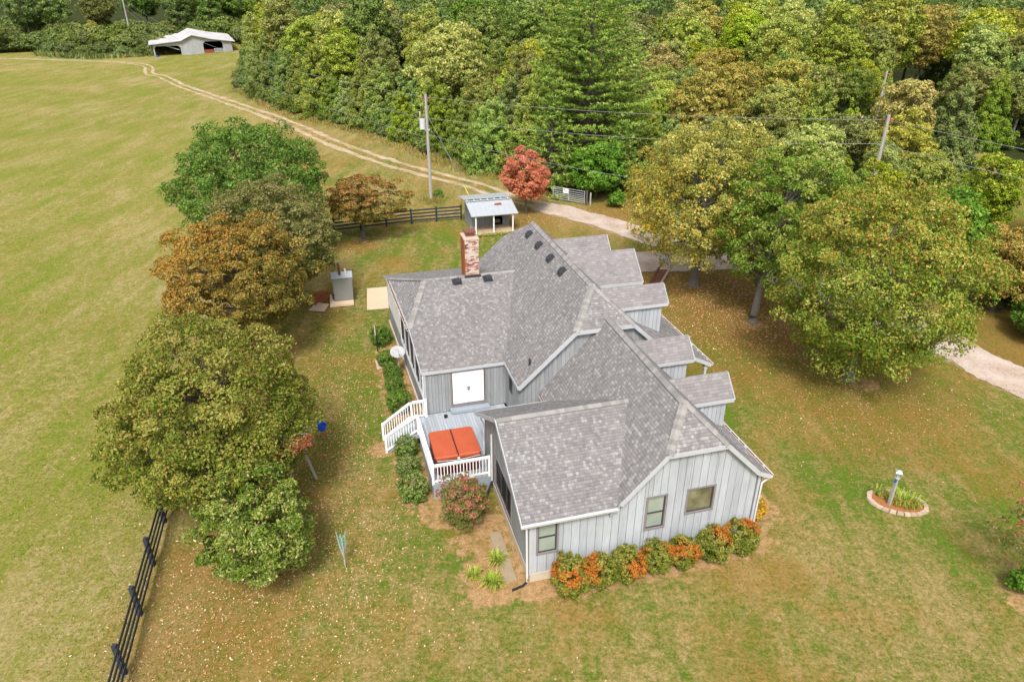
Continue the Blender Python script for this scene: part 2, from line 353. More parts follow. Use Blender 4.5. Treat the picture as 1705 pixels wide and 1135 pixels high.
def ground_mat():
    m,nt,p=newmat('lawn_and_pasture',.95,.1); L=nt.links
    g=N(nt,'ShaderNodeNewGeometry'); pos=g.outputs['Position']
    def at(n): a=N(nt,'ShaderNodeAttribute'); a.attribute_name=n; return a.outputs['Fac']
    mp=N(nt,'ShaderNodeMapping'); mp.inputs['Rotation'].default_value=(0,0,R(-15)); mp.inputs['Scale'].default_value=(1.0,.33,1); L.new(pos,mp.inputs[0])
    mpf=N(nt,'ShaderNodeMapping'); mpf.inputs['Rotation'].default_value=(0,0,R(38)); mpf.inputs['Scale'].default_value=(1.0,.16,1); L.new(pos,mpf.inputs[0])
    nbig=noise(nt,pos,.055,4,.6); nmed=noise(nt,mp.outputs[0],.42,6,.68); nfld=noise(nt,mpf.outputs[0],.55,9,.74); nsm=noise(nt,pos,2.2,5,.7); nf=noise(nt,pos,7,5,.85); nff=noise(nt,pos,30,3,.8)
    green=(.098,.140,.018); olive=(.152,.158,.034); tan=(.29,.22,.088); orange=(.27,.135,.035); lush=(.095,.165,.012)
    t=math_(nt,'ADD',math_(nt,'MULTIPLY',nbig,.35),math_(nt,'MULTIPLY',math_(nt,'ADD',math_(nt,'MULTIPLY',nmed,.55),math_(nt,'MULTIPLY',nfld,.45)),.9))
    t=math_(nt,'ADD',t,math_(nt,'MULTIPLY_ADD',nsm,.55,-.275))
    t=math_(nt,'ADD',t,math_(nt,'MULTIPLY_ADD',nf,.45,-.225))
    t=math_(nt,'ADD',t,math_(nt,'MULTIPLY',at('dry'),.10)); t=math_(nt,'MULTIPLY_ADD',t,1.75,-.45)
    cr=ramp(nt,[(.40,lush),(.52,green),(.62,olive),(.74,(.22,.182,.058)),(.88,tan)]); L.new(t,cr.inputs[0]); c=cr.outputs[0]
    # pasture: lighter, more yellow-green
    fcol=ramp(nt,[(.36,(.100,.175,.012)),(.52,(.142,.180,.020)),(.68,(.190,.185,.038)),(.84,(.250,.218,.074)),(1.0,(.31,.25,.11))]); L.new(t,fcol.inputs[0])
    c=mixc(nt,c,fcol.outputs[0],at('field'))
    # orange-brown thatch patches
    po=math_(nt,'MULTIPLY',math_(nt,'SUBTRACT',noise(nt,pos,.16,6,.7),.475),7.0,clamp=True); po=math_(nt,'MULTIPLY',po,math_(nt,'MULTIPLY_ADD',nf,2.2,-.6,clamp=True)); po=math_(nt,'MULTIPLY',po,.9)
    po=math_(nt,'MULTIPLY',po,math_(nt,'MULTIPLY_ADD',at('field'),-.75,1.0))
    c=mixc(nt,c,orange,po)
    # leaf litter
    lm=math_(nt,'MULTIPLY',at('litter'),math_(nt,'MULTIPLY_ADD',nsm,2.4,-.35,clamp=True)); 
    lit=ramp(nt,[(.3,(.10,.058,.02)),(.5,(.20,.115,.028)),(.7,(.33,.175,.04))]); L.new(nff,lit.inputs[0])
    c=mixc(nt,c,lit.outputs[0],math_(nt,'MULTIPLY',lm,.8))
    # bare soil
    sm=math_(nt,'MULTIPLY_ADD',math_(nt,'ADD',at('soil'),math_(nt,'MULTIPLY_ADD',nsm,2.6,-1.35)),2.2,-.75,clamp=True)
    sc_=ramp(nt,[(.3,(.20,.11,.045)),(.5,(.35,.21,.095)),(.72,(.47,.34,.19))]); L.new(math_(nt,'ADD',math_(nt,'MULTIPLY',nsm,.5),math_(nt,'MULTIPLY',nff,.5)),sc_.inputs[0])
    c=mixc(nt,c,sc_.outputs[0],sm)
    gm=math_(nt,'MULTIPLY_ADD',math_(nt,'ADD',at('grav'),math_(nt,'MULTIPLY_ADD',nsm,1.2,-.6)),2.0,-.9,clamp=True)
    gc=ramp(nt,[(.3,(.24,.18,.14)),(.6,(.42,.35,.30))]); L.new(nff,gc.inputs[0]); c=mixc(nt,c,gc.outputs[0],gm)
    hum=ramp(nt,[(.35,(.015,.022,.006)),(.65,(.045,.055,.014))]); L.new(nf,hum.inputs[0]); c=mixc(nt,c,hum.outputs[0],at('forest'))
    v=math_(nt,'MULTIPLY',math_(nt,'MULTIPLY_ADD',nf,2.0,.0),math_(nt,'MULTIPLY_ADD',nff,1.7,.15))
    hv=N(nt,'ShaderNodeHueSaturation'); L.new(c,hv.inputs['Color']); L.new(v,hv.inputs['Value']); L.new(hv.outputs[0],p.inputs['Base Color'])
    bump(nt,p,math_(nt,'ADD',math_(nt,'MULTIPLY',nf,.7),math_(nt,'MULTIPLY',nff,.5)),.06,.8)
    return m
fieldm=np.clip(np.maximum(sstep(-13.2,-16,X+ (Y-22)*.27),0)*(Y<400),0,1)
gme=quads_mesh('ground',np.stack([X,Y,Z],-1).reshape(-1,3),F,ground_mat(),{'dry':('POINT',dry.ravel()),'field':('POINT',fieldm.ravel()),'litter':('POINT',litter.ravel()),'soil':('POINT',soil.ravel()),'grav':('POINT',grav.ravel()),'forest':('POINT',forestm.ravel())})
gme.polygons.foreach_set('use_smooth',[True]*len(gme.polygons))
ground=link(bpy.data.objects.new('ground',gme)); tag(ground,kind='structure')

# roads: strips lying just above the ground with ragged edges
def strip(name,path,half,mat,off=0.0,z=.012,seed=0,ragged=.22,step=.35):
    rng=np.random.default_rng(seed); P=np.array(path); d=np.r_[0,np.cumsum(np.hypot(*np.diff(P,axis=0).T))]
    n=int(d[-1]/step); s=np.linspace(0,d[-1],n); px=np.interp(s,d,P[:,0]); py=np.interp(s,d,P[:,1])
    tx=np.gradient(px);ty=np.gradient(py);l=np.hypot(tx,ty);nx_,ny_=-ty/l,tx/l
    hwid=half(s/d[-1]) if callable(half) else np.full(n,half)
    def wob(): 
        a=rng.normal(0,1,n); k=np.ones(5)/5; b=np.convolve(rng.normal(0,1,n+24),np.ones(25)/25,'valid')*4; return (np.convolve(a,k,'same')*1.4+b*.6+a*.3)*ragged
    m_=6; V=[]
    for j in range(m_+1):
        f=j/m_*2-1; w_=hwid*f+off
        if j==0: w_=w_+wob()*.6
        if j==m_: w_=w_+wob()*.6
        qx=px+nx_*w_; qy=py+ny_*w_; V.append(np.stack([qx,qy,zt(qx,qy)+z+.02*(1-f*f)],-1))
    V=np.stack(V,1).reshape(-1,3); I=np.arange(n*(m_+1)).reshape(n,m_+1)
    F_=np.stack([I[:-1,:-1],I[:-1,1:],I[1:,1:],I[1:,:-1]],-1).reshape(-1,4)[:,::-1]
    me=quads_mesh(name,V,F_,mat); return tag(link(bpy.data.objects.new(name,me)),kind='structure')
def road_mat(name,stops):
    m,nt,p=newmat(name,.95,.15); L=nt.links; g=N(nt,'ShaderNodeNewGeometry'); pos=g.outputs['Position']
    a=noise(nt,pos,.6,5,.65); b=noise(nt,pos,7,4,.75); d=noise(nt,pos,35,2,.8)
    cr=ramp(nt,stops); L.new(math_(nt,'ADD',math_(nt,'MULTIPLY',a,.5),math_(nt,'ADD',math_(nt,'MULTIPLY',b,.3),math_(nt,'MULTIPLY',d,.2))),cr.inputs[0])
    L.new(cr.outputs[0],p.inputs['Base Color']); bump(nt,p,b,.03,.6); return m
gravelm=road_mat('pale_gravel',[(.36,(.27,.17,.09)),(.46,(.40,.31,.25)),(.58,(.50,.42,.37)),(.72,(.60,.54,.50))])
dirtm=road_mat('packed_dirt_and_gravel',[(.38,(.25,.18,.08)),(.46,(.35,.27,.15)),(.56,(.46,.37,.26)),(.72,(.56,.50,.42))])
darkm=road_mat('dark_asphalt',[(.4,(.05,.045,.06)),(.6,(.085,.075,.095))])  # dark asphalt tones for the lane
strip('dirt_track',TRACK,lambda t:.36+.12*np.sin(t*40)**2*np.sin(t*13),dirtm,.85,seed=1,ragged=.2)
strip('dirt_track',TRACK,lambda t:.33+.12*np.sin(t*33)**2*np.sin(t*9+1),dirtm,-.80,seed=2,ragged=.2)
strip('gravel_drive',DRIVE,lambda t:1.45+.35*t,gravelm,0,z=.02,seed=3,ragged=.25)
strip('gravel_drive',[hw(15.2,29.6),(12.5,51.5),(16,52)],lambda t:2.1+0*t,gravelm,0,z=.028,seed=4,ragged=.15)
strip('dark_lane',smooth_path([(43,92),(50,99),(56.3,105),(63,115),(71.2,127),(80,140)]),2.3,darkm,0,z=.02,seed=5)

# ------------------------------------------------------------------ the house (local axes: x = right along the front gable, y = away, z = up)
house=empty('house',(P0[0],P0[1],0),A15,'long grey board-sided house with shingle roofs, brick chimney and five dormers','house')
def wall(name,a,b,zb,prof,mat,bw=.3,openings=(),parent=house,thick=.12,boards=True,label=None):
    """wall from plan point a to b; boards stand on the side to the right of a->b; prof = [(s,ztop)]"""
    a=Vector((a[0],a[1],0)); b=Vector((b[0],b[1],0)); L_=(b-a).length; d=(b-a)/L_; n=Vector((d.y,-d.x,0))
    if not isinstance(prof,(list,tuple)): prof=[(0,prof),(L_,prof)]
    ztop=lambda s: float(np.interp(s,[q[0] for q in prof],[q[1] for q in prof]))
    mb=MB(); S=sorted({0,L_}|{q[0] for q in prof if 0<=q[0]<=L_}|{o[0] for o in openings}|{o[1] for o in openings})
    def piece(mb,s0,s1,z0,z1a,z1b,off,th):
        P=[a+d*s0+Vector((0,0,z0)),a+d*s1+Vector((0,0,z0)),a+d*s1+Vector((0,0,z1b)),a+d*s0+Vector((0,0,z1a))]
        P=[q+n*off for q in P]; mb.prism(P,n*th)
    for s0,s1 in zip(S[:-1],S[1:]):
        op=[o for o in openings if o[0]<=s0+1e-6 and o[1]>=s1-1e-6]
        if op:
            o=op[0]; piece(mb,s0,s1,zb,o[2],o[2],-thick,thick); piece(mb,s0,s1,o[3],ztop(s0),ztop(s1),-thick,thick)
        else: piece(mb,s0,s1,zb,ztop(s0),ztop(s1),-thick,thick)
    wobj=mb.build(name,M['backing'],parent,label=label)
    if boards:
        nb=max(1,round(L_/bw)); rr=random.Random(int(L_*1000)+int(zb*10))
        cuts=sorted({round(L_*i/nb+(rr.uniform(-.03,.03)*bw if 0<i<nb else 0),4) for i in range(nb+1)})
        ed=sorted({o[0] for o in openings}|{o[1] for o in openings})
        cuts=[c for c in cuts if all(abs(c-e)>.06 for e in ed)]+ed; cuts=sorted(cuts)
        g=.009 if bw>.2 else .006
        for s0,s1 in zip(cuts[:-1],cuts[1:]):
            op=[o for o in openings if o[0]<=s0+1e-6 and o[1]>=s1-1e-6]
            th=.022+rr.uniform(0,.006)
            segs=[(zb,None)] if not op else [(zb,op[0][2]),(op[0][3],None)]
            for z0,z1 in segs:
                mbb=MB(); x0,x1=s0+g,s1-g
                if z1 is None:
                    if ztop(x0)-z0<.03 and ztop(x1)-z0<.03: continue
                    pts=[q[0] for q in prof if x0<q[0]<x1]
                    poly=[(x0,z0),(x1,z0),(x1,max(ztop(x1),z0+.01))]+[(q,ztop(q)) for q in pts[::-1]]+[(x0,max(ztop(x0),z0+.01))]
                else:
                    if z1-z0<.03: continue
                    poly=[(x0,z0),(x1,z0),(x1,z1),(x0,z1)]
                mbb.prism([a+d*s+n*.001+Vector((0,0,z)) for s,z in poly],n*th)
                mbb.build('siding_board',mat,wobj)
    return wobj,a,d,n
def window(wd,s0,s1,z0,z1,frame,pane,parent=house,bars=(),vbars=(),fw=.075,depth=.05,name='window',label=None):
    _,a,d,n=wd
    mb=MB(); Q=lambda s,z,o: a+d*s+n*o+Vector((0,0,z))
    def fr(mb,s0,s1,z0,z1,w_,o0,o1):
        for (p0,p1,q0,q1) in ((s0-w_,s1+w_,z1,z1+w_),(s0-w_,s1+w_,z0-w_,z0),(s0-w_,s0,z0,z1),(s1,s1+w_,z0,z1)):
            mb.prism([Q(p0,q0,o0),Q(p1,q0,o0),Q(p1,q1,o0),Q(p0,q1,o0)],n*(o1-o0))
    fr(mb,s0+.02,s1-.02,z0+.02,z1-.02,fw,.004,depth+.004)
    f=mb.build(name,frame,parent,label=label)
    mb=MB(); mb.prism([Q(s0+.02,z0+.02,-.045),Q(s1-.02,z0+.02,-.045),Q(s1-.02,z1-.02,-.045),Q(s0+.02,z1-.02,-.045)],n*.012); mb.build('pane',pane,f)
    for zb_ in bars:
        mb=MB(); mb.prism([Q(s0+.02,zb_-.025,-.03),Q(s1-.02,zb_-.025,-.03),Q(s1-.02,zb_+.025,-.03),Q(s0+.02,zb_+.025,-.03)],n*.035); mb.build('sash_bar',M['dark_frame'],f)
    for sb in vbars:
        mb=MB(); mb.prism([Q(sb-.035,z0+.02,-.03),Q(sb+.035,z0+.02,-.03),Q(sb+.035,z1-.02,-.03),Q(sb-.035,z1-.02,-.03)],n*.045); mb.build('mullion',M['dark_frame'],f)
    # inner dark sash
    mb=MB(); 
    fr(mb,s0+.06,s1-.06,z0+.06,z1-.06,.04,-.03,-.002); mb.build('sash',M['dark_frame'],f)
    return f
def roof_plane(polys,name,mat,parent=house,th=.10):
    """each poly: planar 3-D points; top gets UVs in metres (u along the eave, v up the slope)"""
    V=[];F=[];mi=[];UV=[]
    for P in polys:
        P=[Vector(p) for p in P]; nrm=Vector((0,0,0))
        for i in range(len(P)): nrm+=P[i].cross(P[(i+1)%len(P)])
        nrm.normalize()
        if nrm.z<0: P=P[::-1]; nrm=-nrm
        e=Vector((0,0,1)).cross(nrm).normalized(); s=nrm.cross(e)
        b=len(V); n=len(P); V+=[tuple(p) for p in P]+[tuple(p-Vector((0,0,th))) for p in P]
        F.append(tuple(range(b,b+n))); mi.append(0); UV+=[(p.dot(e),p.dot(s)) for p in P]
        F.append(tuple(range(b+n,b+2*n))[::-1]); mi.append(1); UV+=[(0,0)]*n
        for i in range(n):
            j=(i+1)%n; F.append((b+i,b+n+i,b+n+j,b+j)); mi.append(1); UV+=[(0,0)]*4
    me=bpy.data.meshes.new(name); me.from_pydata(V,[],F); me.materials.append(mat); me.materials.append(M['soffit'])
    me.polygons.foreach_set('material_index',mi); uvl=me.uv_layers.new(name='UVMap'); uvl.data.foreach_set('uv',[c for q in UV for c in q]); me.update()
    return link(bpy.data.objects.new(name,me),parent)
cap_meshes={}
def cap_mesh(drop):
    k=round(drop,2)
    if k in cap_meshes: return cap_meshes[k]
    mb=MB(); L_=.21; w_=.16; t=.022
    mb.add([(0,-w_,-drop),(0,0,.012),(0,w_,-drop),(L_,-w_,-drop+t),(L_,0,.012+t),(L_,w_,-drop+t),(L_,-w_,-drop),(L_,0,.006),(L_,w_,-drop)],
           [(0,3,4,1),(1,4,5,2),(3,6,7,4),(4,7,8,5),(0,6,3),(2,5,8)])
    me=mb.mesh('ridge_cap',M['cap']); cap_meshes[k]=me; return me
def caps(parent,a,b,drop,tiltn=None):
    a=Vector(a);b=Vector(b);d=b-a;L_=d.length;n=max(1,round(L_/.19)); d.normalize()
    x=d; up=Vector(tiltn) if tiltn else Vector((0,0,1)); y=up.cross(x).normalized(); z=x.cross(y)
    Mx=Matrix((x,y,z)).transposed().to_4x4(); me=cap_mesh(drop)
    for i in range(n):
        o=bpy.data.objects.new('ridge_cap',me); link(o,parent); o.matrix_local=Matrix.Translation(a+d*(L_*i/n)+z*.012)@Mx
def fascia(parent,a,b,h=.2,t=.03,out=(0,0,0),mat=None,name='fascia_board',dz=0.0):
    a=Vector(a)+Vector(out)+Vector((0,0,-h/2+.01+dz)); b=Vector(b)+Vector(out)+Vector((0,0,-h/2+.01+dz))
    mb=MB(); mb.beam(a,b,t,h); return mb.build(name,mat or M['fascia'],parent)
def gutter(parent,a,b,out,debris=True):
    a=Vector(a);b=Vector(b);o=Vector(out)*.075; d=(b-a).normalized()
    mb=MB(); n=o.normalized()
    prof=[(.005,-.01),(.005,-.11),(.08,-.12),(.115,-.02),(.125,0.0),(.105,0.0),(.095,-.03),(.075,-.10),(.02,-.095),(.015,-.01)]
    P=[n*p[0]+Vector((0,0,p[1])) for p in prof]; k=len(P)
    mb.add([a+p for p in P]+[b+p for p in P],[(i,(i+1)%k,k+(i+1)%k,k+i) for i in range(k)]+[tuple(range(k))[::-1],tuple(range(k,2*k))])
    g=mb.build('gutter',M['gutter'],parent)
    if debris:
        mb=MB(); q=[n*.02,n*.09]; 
        L_=(b-a).length; rr=random.Random(int(L_*100)); s=0
        while s<L_-.3:
            l=rr.uniform(.3,.7); l=min(l,L_-s); mb.beam(a+d*s+n*.055+Vector((0,0,-.035)),a+d*(s+l-.06)+n*.055+Vector((0,0,-.035)),.07,.03); s+=l+rr.uniform(0,.15)
        mb.build('leaf_debris',M['debris'],g,kind='stuff')
    return g

VR=6.13;ZN=6.15; VM=5.95;ZM=7.05
zNL=lambda v: ZN-1.08*(VR-v); zNR=lambda v: ZN-1.01*(v-VR)
zML=lambda v: ZM-.94*(VM-v); zMR=lambda v: ZM-.945*(v-VM)
# --- roofs
ue=-.22; um=8.22; uf=21.4
clipL=(4.98,ue,4.91); clipR=(7.36,ue,4.91)
rN=roof_plane([
  [(VR,1.14,ZN),(VR,9.0,ZN),(2.92,9.0,zNL(2.92)),(2.92,ue,zNL(2.92)),clipL],
  [(VR,1.14,ZN),clipR,(8.85,ue,zNR(8.85)),(8.85,9.0,zNR(8.85)),(VR,9.0,ZN)],
  [(8.85,ue,zNR(8.85)),(9.38,ue,3.14),(9.38,um,3.14),(8.85,um,zNR(8.85))],
  [clipL,clipR,(VR,1.14,ZN)]],'roof',M['shingle'])
zW=lambda u: 2.95+.54*(min(u,7-u)+.2)
vi=VR-(ZN-4.95)/1.08; ve=VR-(ZN-2.95)/1.08
rW=roof_plane([[(-.38,-.2,2.95),(ve+.1,-.2,2.95),(vi+.1,3.5,4.95),(-.38,3.5,4.95)],[(-.38,3.5,4.95),(vi+.1,3.5,4.95),(ve+.1,7.2,2.95),(-.38,7.2,2.95)]],'roof',M['shingle'])
cz=5.7; cl=VM-(ZM-cz)/.94; cr_=VM+(ZM-cz)/.945
rM=roof_plane([
  [(VM,10.15,ZM),(VM,19.75,ZM),(cl,uf,cz),(1.85,uf,zML(1.85)),(1.85,um,zML(1.85)),(cl,um,cz)],
  [(VM,10.15,ZM),(cr_,um,cz),(8.5,um,zMR(8.5)),(8.5,uf,zMR(8.5)),(cr_,uf,cz),(VM,19.75,ZM)],
  [(8.5,um,zMR(8.5)),(11.62,um,3.02),(11.62,uf,3.02),(8.5,uf,zMR(8.5))],
  [(cl,um,cz),(cr_,um,cz),(VM,10.15,ZM)],[(cl,uf,cz),(cr_,uf,cz),(VM,19.75,ZM)]],'roof',M['shingle'])
zr=5.27; vx=VM-(ZM-zr)/.94
lef=lambda u:-2.2-.036*(u-10.7)   # the rear wing's end is slightly out of square
za=lambda u: 3.2+(min(u,34-u)-10.7)*(zr-3.2)/6.3
rR=roof_plane([
  [(lef(10.7),10.7,3.2),(1.95,10.7,3.2),(vx+.12,17,zr),(-.95,17,zr),(lef(13.6),13.6,za(13.6))],
  [(lef(23.3),23.3,3.2),(1.95,23.3,3.2),(vx+.12,17,zr),(-.95,17,zr),(lef(20.4),20.4,za(20.4))],
  [(lef(13.6),13.6,za(13.6)),(-.95,17,zr),(lef(20.4),20.4,za(20.4))]],'roof',M['shingle'])
# ridge caps
caps(rN,(VR,1.1,ZN),(VR,9.0,ZN),.13); caps(rN,clipL,(VR,1.14,ZN),.055,(-.2,-.3,1)); caps(rN,clipR,(VR,1.14,ZN),.055,(.2,-.3,1))
caps(rW,(-.36,3.5,4.95),(vi,3.5,4.95),.075)
caps(rM,(VM,10.15,ZM),(VM,19.75,ZM),.12); caps(rM,(cl,um,cz),(VM,10.15,ZM),.05,(-.2,-.3,1)); caps(rM,(cr_,um,cz),(VM,10.15,ZM),.05,(.2,-.3,1))
caps(rR,(-.95,17,zr),(vx,17,zr),.05); caps(rR,(lef(13.6),13.6,za(13.6)),(-.95,17,zr),.03,(-.2,-.2,1)); caps(rR,(lef(20.4),20.4,za(20.4)),(-.95,17,zr),.03,(-.2,.2,1))
# fascia, rakes, gutters
o=.016
fascia(rN,clipL,clipR,.17,.03,(0,-o,0)); fascia(rN,clipL,(3.3,ue,zNL(3.3)),.17,.03,(0,-o,0)); fascia(rN,clipR,(8.85,ue,zNR(8.85)),.17,.03,(0,-o,0)); fascia(rN,(8.85,ue,zNR(8.85)),(9.38,ue,3.14),.17,.03,(0,-o,0))
gutter(rN,(9.38,ue,3.15),(9.38,um,3.15),(1,0,0)); gutter(rN,(2.92,7.1,zNL(2.92)),(2.92,um-.1,zNL(2.92)),(-1,0,0))
gutter(rW,(-.42,-.22,2.96),(3.2,-.22,2.96),(0,-1,0),False)
fascia(rW,(-.38,-.2,2.95),(-.38,3.5,4.95),.16,.03,(-o,0,0)); fascia(rW,(-.38,3.5,4.95),(-.38,7.2,2.95),.16,.03,(-o,0,0)); fascia(rW,(-.38,7.2,2.95),(2.9,7.2,2.95),.16,.03,(0,o,0))
fascia(rM,(cl,um,cz),(cr_,um,cz),.18,.03,(0,-o,0)); fascia(rM,(cl,um,cz),(1.85,um,zML(1.85)),.2,.03,(0,-o,0)); fascia(rM,(cr_,um,cz),(8.5,um,zMR(8.5)),.18,.03,(0,-o,0)); fascia(rM,(8.5,um,zMR(8.5)),(11.62,um,3.02),.18,.03,(0,-o,0))
fascia(rM,(1.85,um,zML(1.85)),(1.85,10.7,zML(1.85)),.14,.03,(-o,0,0)); gutter(rM,(11.62,um,3.03),(11.62,uf,3.03),(1,0,0))
fascia(rR,(lef(10.7),10.7,3.2),(1.82,10.7,3.2),.15,.03,(0,-o,0)); fascia(rR,(lef(10.7),10.7,3.2),(lef(13.6),13.6,za(13.6)),.13,.03,(-o,0,0))
fascia(rR,(lef(13.6),13.6,za(13.6)),(lef(20.4),20.4,za(20.4)),.13,.03,(-o,0,0)); gutter(rR,(lef(13.6)-.03,13.6,za(13.6)-.02),(lef(20.4)-.03,20.4,za(20.4)-.02),(-1,0,0)); fascia(rR,(lef(20.4),20.4,za(20.4)),(lef(23.3),23.3,3.2),.13,.03,(-o,0,0))
# --- walls
S=M['siding'];S2=M['siding2']
wf=wall('wall',(0,0),(8.95,0),.38,[(0,2.93),(3.22,2.93),(5.0,4.84),(7.34,4.84),(8.95,3.12)],S,.305,[(.26,1.0,1.3,2.72),(4.45,5.2,1.45,2.95),(6.08,7.17,1.86,2.98)],label='front gable wall of pale blue-grey boards with three windows')
window(wf,.26,1.0,1.3,2.72,M['brown_trim'],M['glass_blind'],bars=[2.02]); window(wf,4.45,5.2,1.45,2.95,M['brown_trim'],M['glass_blind'],bars=[2.18]); window(wf,6.08,7.17,1.86,2.98,M['brown_trim'],M['glass_warm'],label='square single pane window')
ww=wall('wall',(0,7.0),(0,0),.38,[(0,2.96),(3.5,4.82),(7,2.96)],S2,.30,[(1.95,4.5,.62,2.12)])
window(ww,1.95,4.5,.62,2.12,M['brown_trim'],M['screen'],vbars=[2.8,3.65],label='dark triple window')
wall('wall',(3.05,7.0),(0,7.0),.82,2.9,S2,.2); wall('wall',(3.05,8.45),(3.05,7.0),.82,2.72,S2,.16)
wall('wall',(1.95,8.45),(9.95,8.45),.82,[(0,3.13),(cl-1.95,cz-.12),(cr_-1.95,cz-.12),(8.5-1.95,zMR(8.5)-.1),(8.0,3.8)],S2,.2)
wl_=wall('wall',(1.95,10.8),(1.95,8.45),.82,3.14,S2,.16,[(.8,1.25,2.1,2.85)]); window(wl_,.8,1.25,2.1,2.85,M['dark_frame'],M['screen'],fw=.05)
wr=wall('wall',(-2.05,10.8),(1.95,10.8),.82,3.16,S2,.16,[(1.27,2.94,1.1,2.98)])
f=window(wr,1.27,2.94,1.1,2.98,M['brown_trim'],M['white'],name='patio_door',label='white double patio door')
for s0 in (1.33,2.12): 
    mb=MB(); mb.box(-2.05+s0,-2.05+s0+.755,10.80-.002,10.83,1.16,2.93); dd_=mb.build('door_leaf',M['white'],f)
    for z0,z1 in ((1.28,1.9),(2.0,2.83)):
        for x0,x1,za_,zb_ in ((.09,.665,z0,z0+.02),(.09,.665,z1,z1+.02),(.09,.11,z0,z1),(.645,.665,z0,z1)):
            mb=MB(); mb.box(-2.05+s0+x0,-2.05+s0+x1,10.785,10.797,za_,zb_); mb.build('door_moulding',M['gutter'],dd_)
for s_ in (2.07,2.14):
    for z_ in (1.93,2.05): MB().box(-2.05+s_-.02,-2.05+s_+.02,10.74,10.79,z_-.03,z_+.03).build('door_handle',M['black'],f)
mb=MB(); mb.box(-.9,1.05,10.42,10.77,.84,.98); mb.box(-.86,1.02,10.45,10.77,.82,.84); mb.build('door_step',M['skirt'],house)
# rear wing end: knee wall, screens and posts
LW=lambda u:-2.02-.036*(u-10.8)
wk=wall('wall',(LW(23.1),23.1),(LW(10.8),10.8),.1,1.35,S2,.3,label='low knee wall below the porch screens')
mb=MB(); mb.beam((LW(10.8),10.8,.05),(LW(23.1),23.1,.05),.2,.34); mb.build('foundation',M['concrete'],house)
MB().beam((LW(10.8)-.03,10.78,1.38),(LW(18.0)-.03,18.0,1.38),.12,.05).build('sill_rail',M['fascia'],house)
for i in range(5):
    u0=10.86+i*1.44; u1=u0+1.44; t0=min(3.04,za(u0)-.12); 
    mb=MB(); mb.prism([(LW(u0)+.02,u0,1.42),(LW(u1)+.02,u1,1.42),(LW(u1)+.02,u1,min(3.75,za(u1)-.16)),(LW(u0)+.02,u0,min(3.75,za(u0)-.16))],(.03,0,0)); mb.build('porch_screen',M['screen'],house)
    MB().box(LW(u0)-.05,LW(u0)+.06,u0-.05,u0+.05,1.405,min(3.75,za(u0)-.13)).build('porch_post',M['fascia'],house)
    if i: MB().box(LW(u0+.72)-.02,LW(u0+.72)+.01,u0+.70,u0+.74,1.405,min(3.72,za(u0+.72)-.15)).build('screen_mullion',M['dark_frame'],house)
wall('wall',(LW(23.1),23.1),(LW(18.06),18.06),1.37,[(0,3.1),(2.4,3.83),(5.04,3.83)],M['white'],.6,label='white end panel of the porch')
for (a,b,zb,pr_) in [((9.2,0),(9.2,8.45),.38,3.1),((9.6,8.6),(9.6,21.2),.1,3.95),((9.6,21.2),(1.95,21.2),.1,[(0,3.9),(1.1,4.5),(9.6-cr_,cz-.1),(9.6-cl,cz-.1),(7.65,3.1)]),((1.95,23.1),(LW(23.1),23.1),.1,3.1),((1.95,21.2),(1.95,23.1),.1,3.1)]:
    wall('wall',a,b,zb,pr_,S,.3)
# foundation course and corner boards
mb=MB(); mb.box(-.02,8.97,-.05,.1,-.1,.375); mb.box(-.05,.08,.1,7.0,-.1,.375); mb.box(9.0,9.22,.1,8.4,-.1,.375); mb.build('foundation',M['concrete'],house)
for x,y,z0,z1 in [(-.055,-.055,.36,2.90),(9.0,-.055,.36,3.05)]: MB().box(x,x+.11,y,y+.11,z0,z1).build('corner_board',M['fascia'],house)
MB().box(-2.13,-2.02,10.70,10.795,.82,3.1).build('corner_board',M['fascia'],house)
# downspouts
def spout(pts,mat=M['gutter']): 
    mb=MB(); mb.tube(pts,.04,6); return mb.build('downspout',mat,house)
spout([(-.30,-.29,2.88),(-.18,-.12,2.72),(-.14,-.12,.30),(-.16,-.14,.12)]); MB().tube([(-.16,-.14,.14),(-.32,-.2,.06),(-.75,-.3,.05)],.05,6).build('downspout_elbow',M['black'],house)
spout([(9.45,-.24,3.08),(9.3,-.12,2.86),(9.16,-.09,2.70),(9.14,-.09,.2)])
spout([(-.1,5.4,2.9),(-.1,5.4,.4)]); MB().tube([(-.1,5.4,.5),(-.35,5.1,.25),(-.6,4.7,.06)],.05,6).build('downspout_elbow',M['black'],house)
spout([(-2.16,10.66,3.02),(-2.17,10.68,.9)])
spout([(-.22,6.9,2.8),(-.12,6.8,2.55),(-.12,6.8,.9)])
# porch posts
for u in (8.35,12.6,16.9,21.2):
    mb=MB(); mb.box(11.32,11.44,u-.06,u+.06,.12,2.95); mb.box(11.29,11.47,u-.09,u+.09,2.72,2.80); mb.build('porch_post',M['fascia'],house)
MB().box(9.66,11.6,8.3,21.3,-.05,.12).build('porch_floor',M['concrete'],house)
MB().box(11.33,11.43,8.3,21.3,2.82,2.93).build('porch_beam',M['fascia'],house)
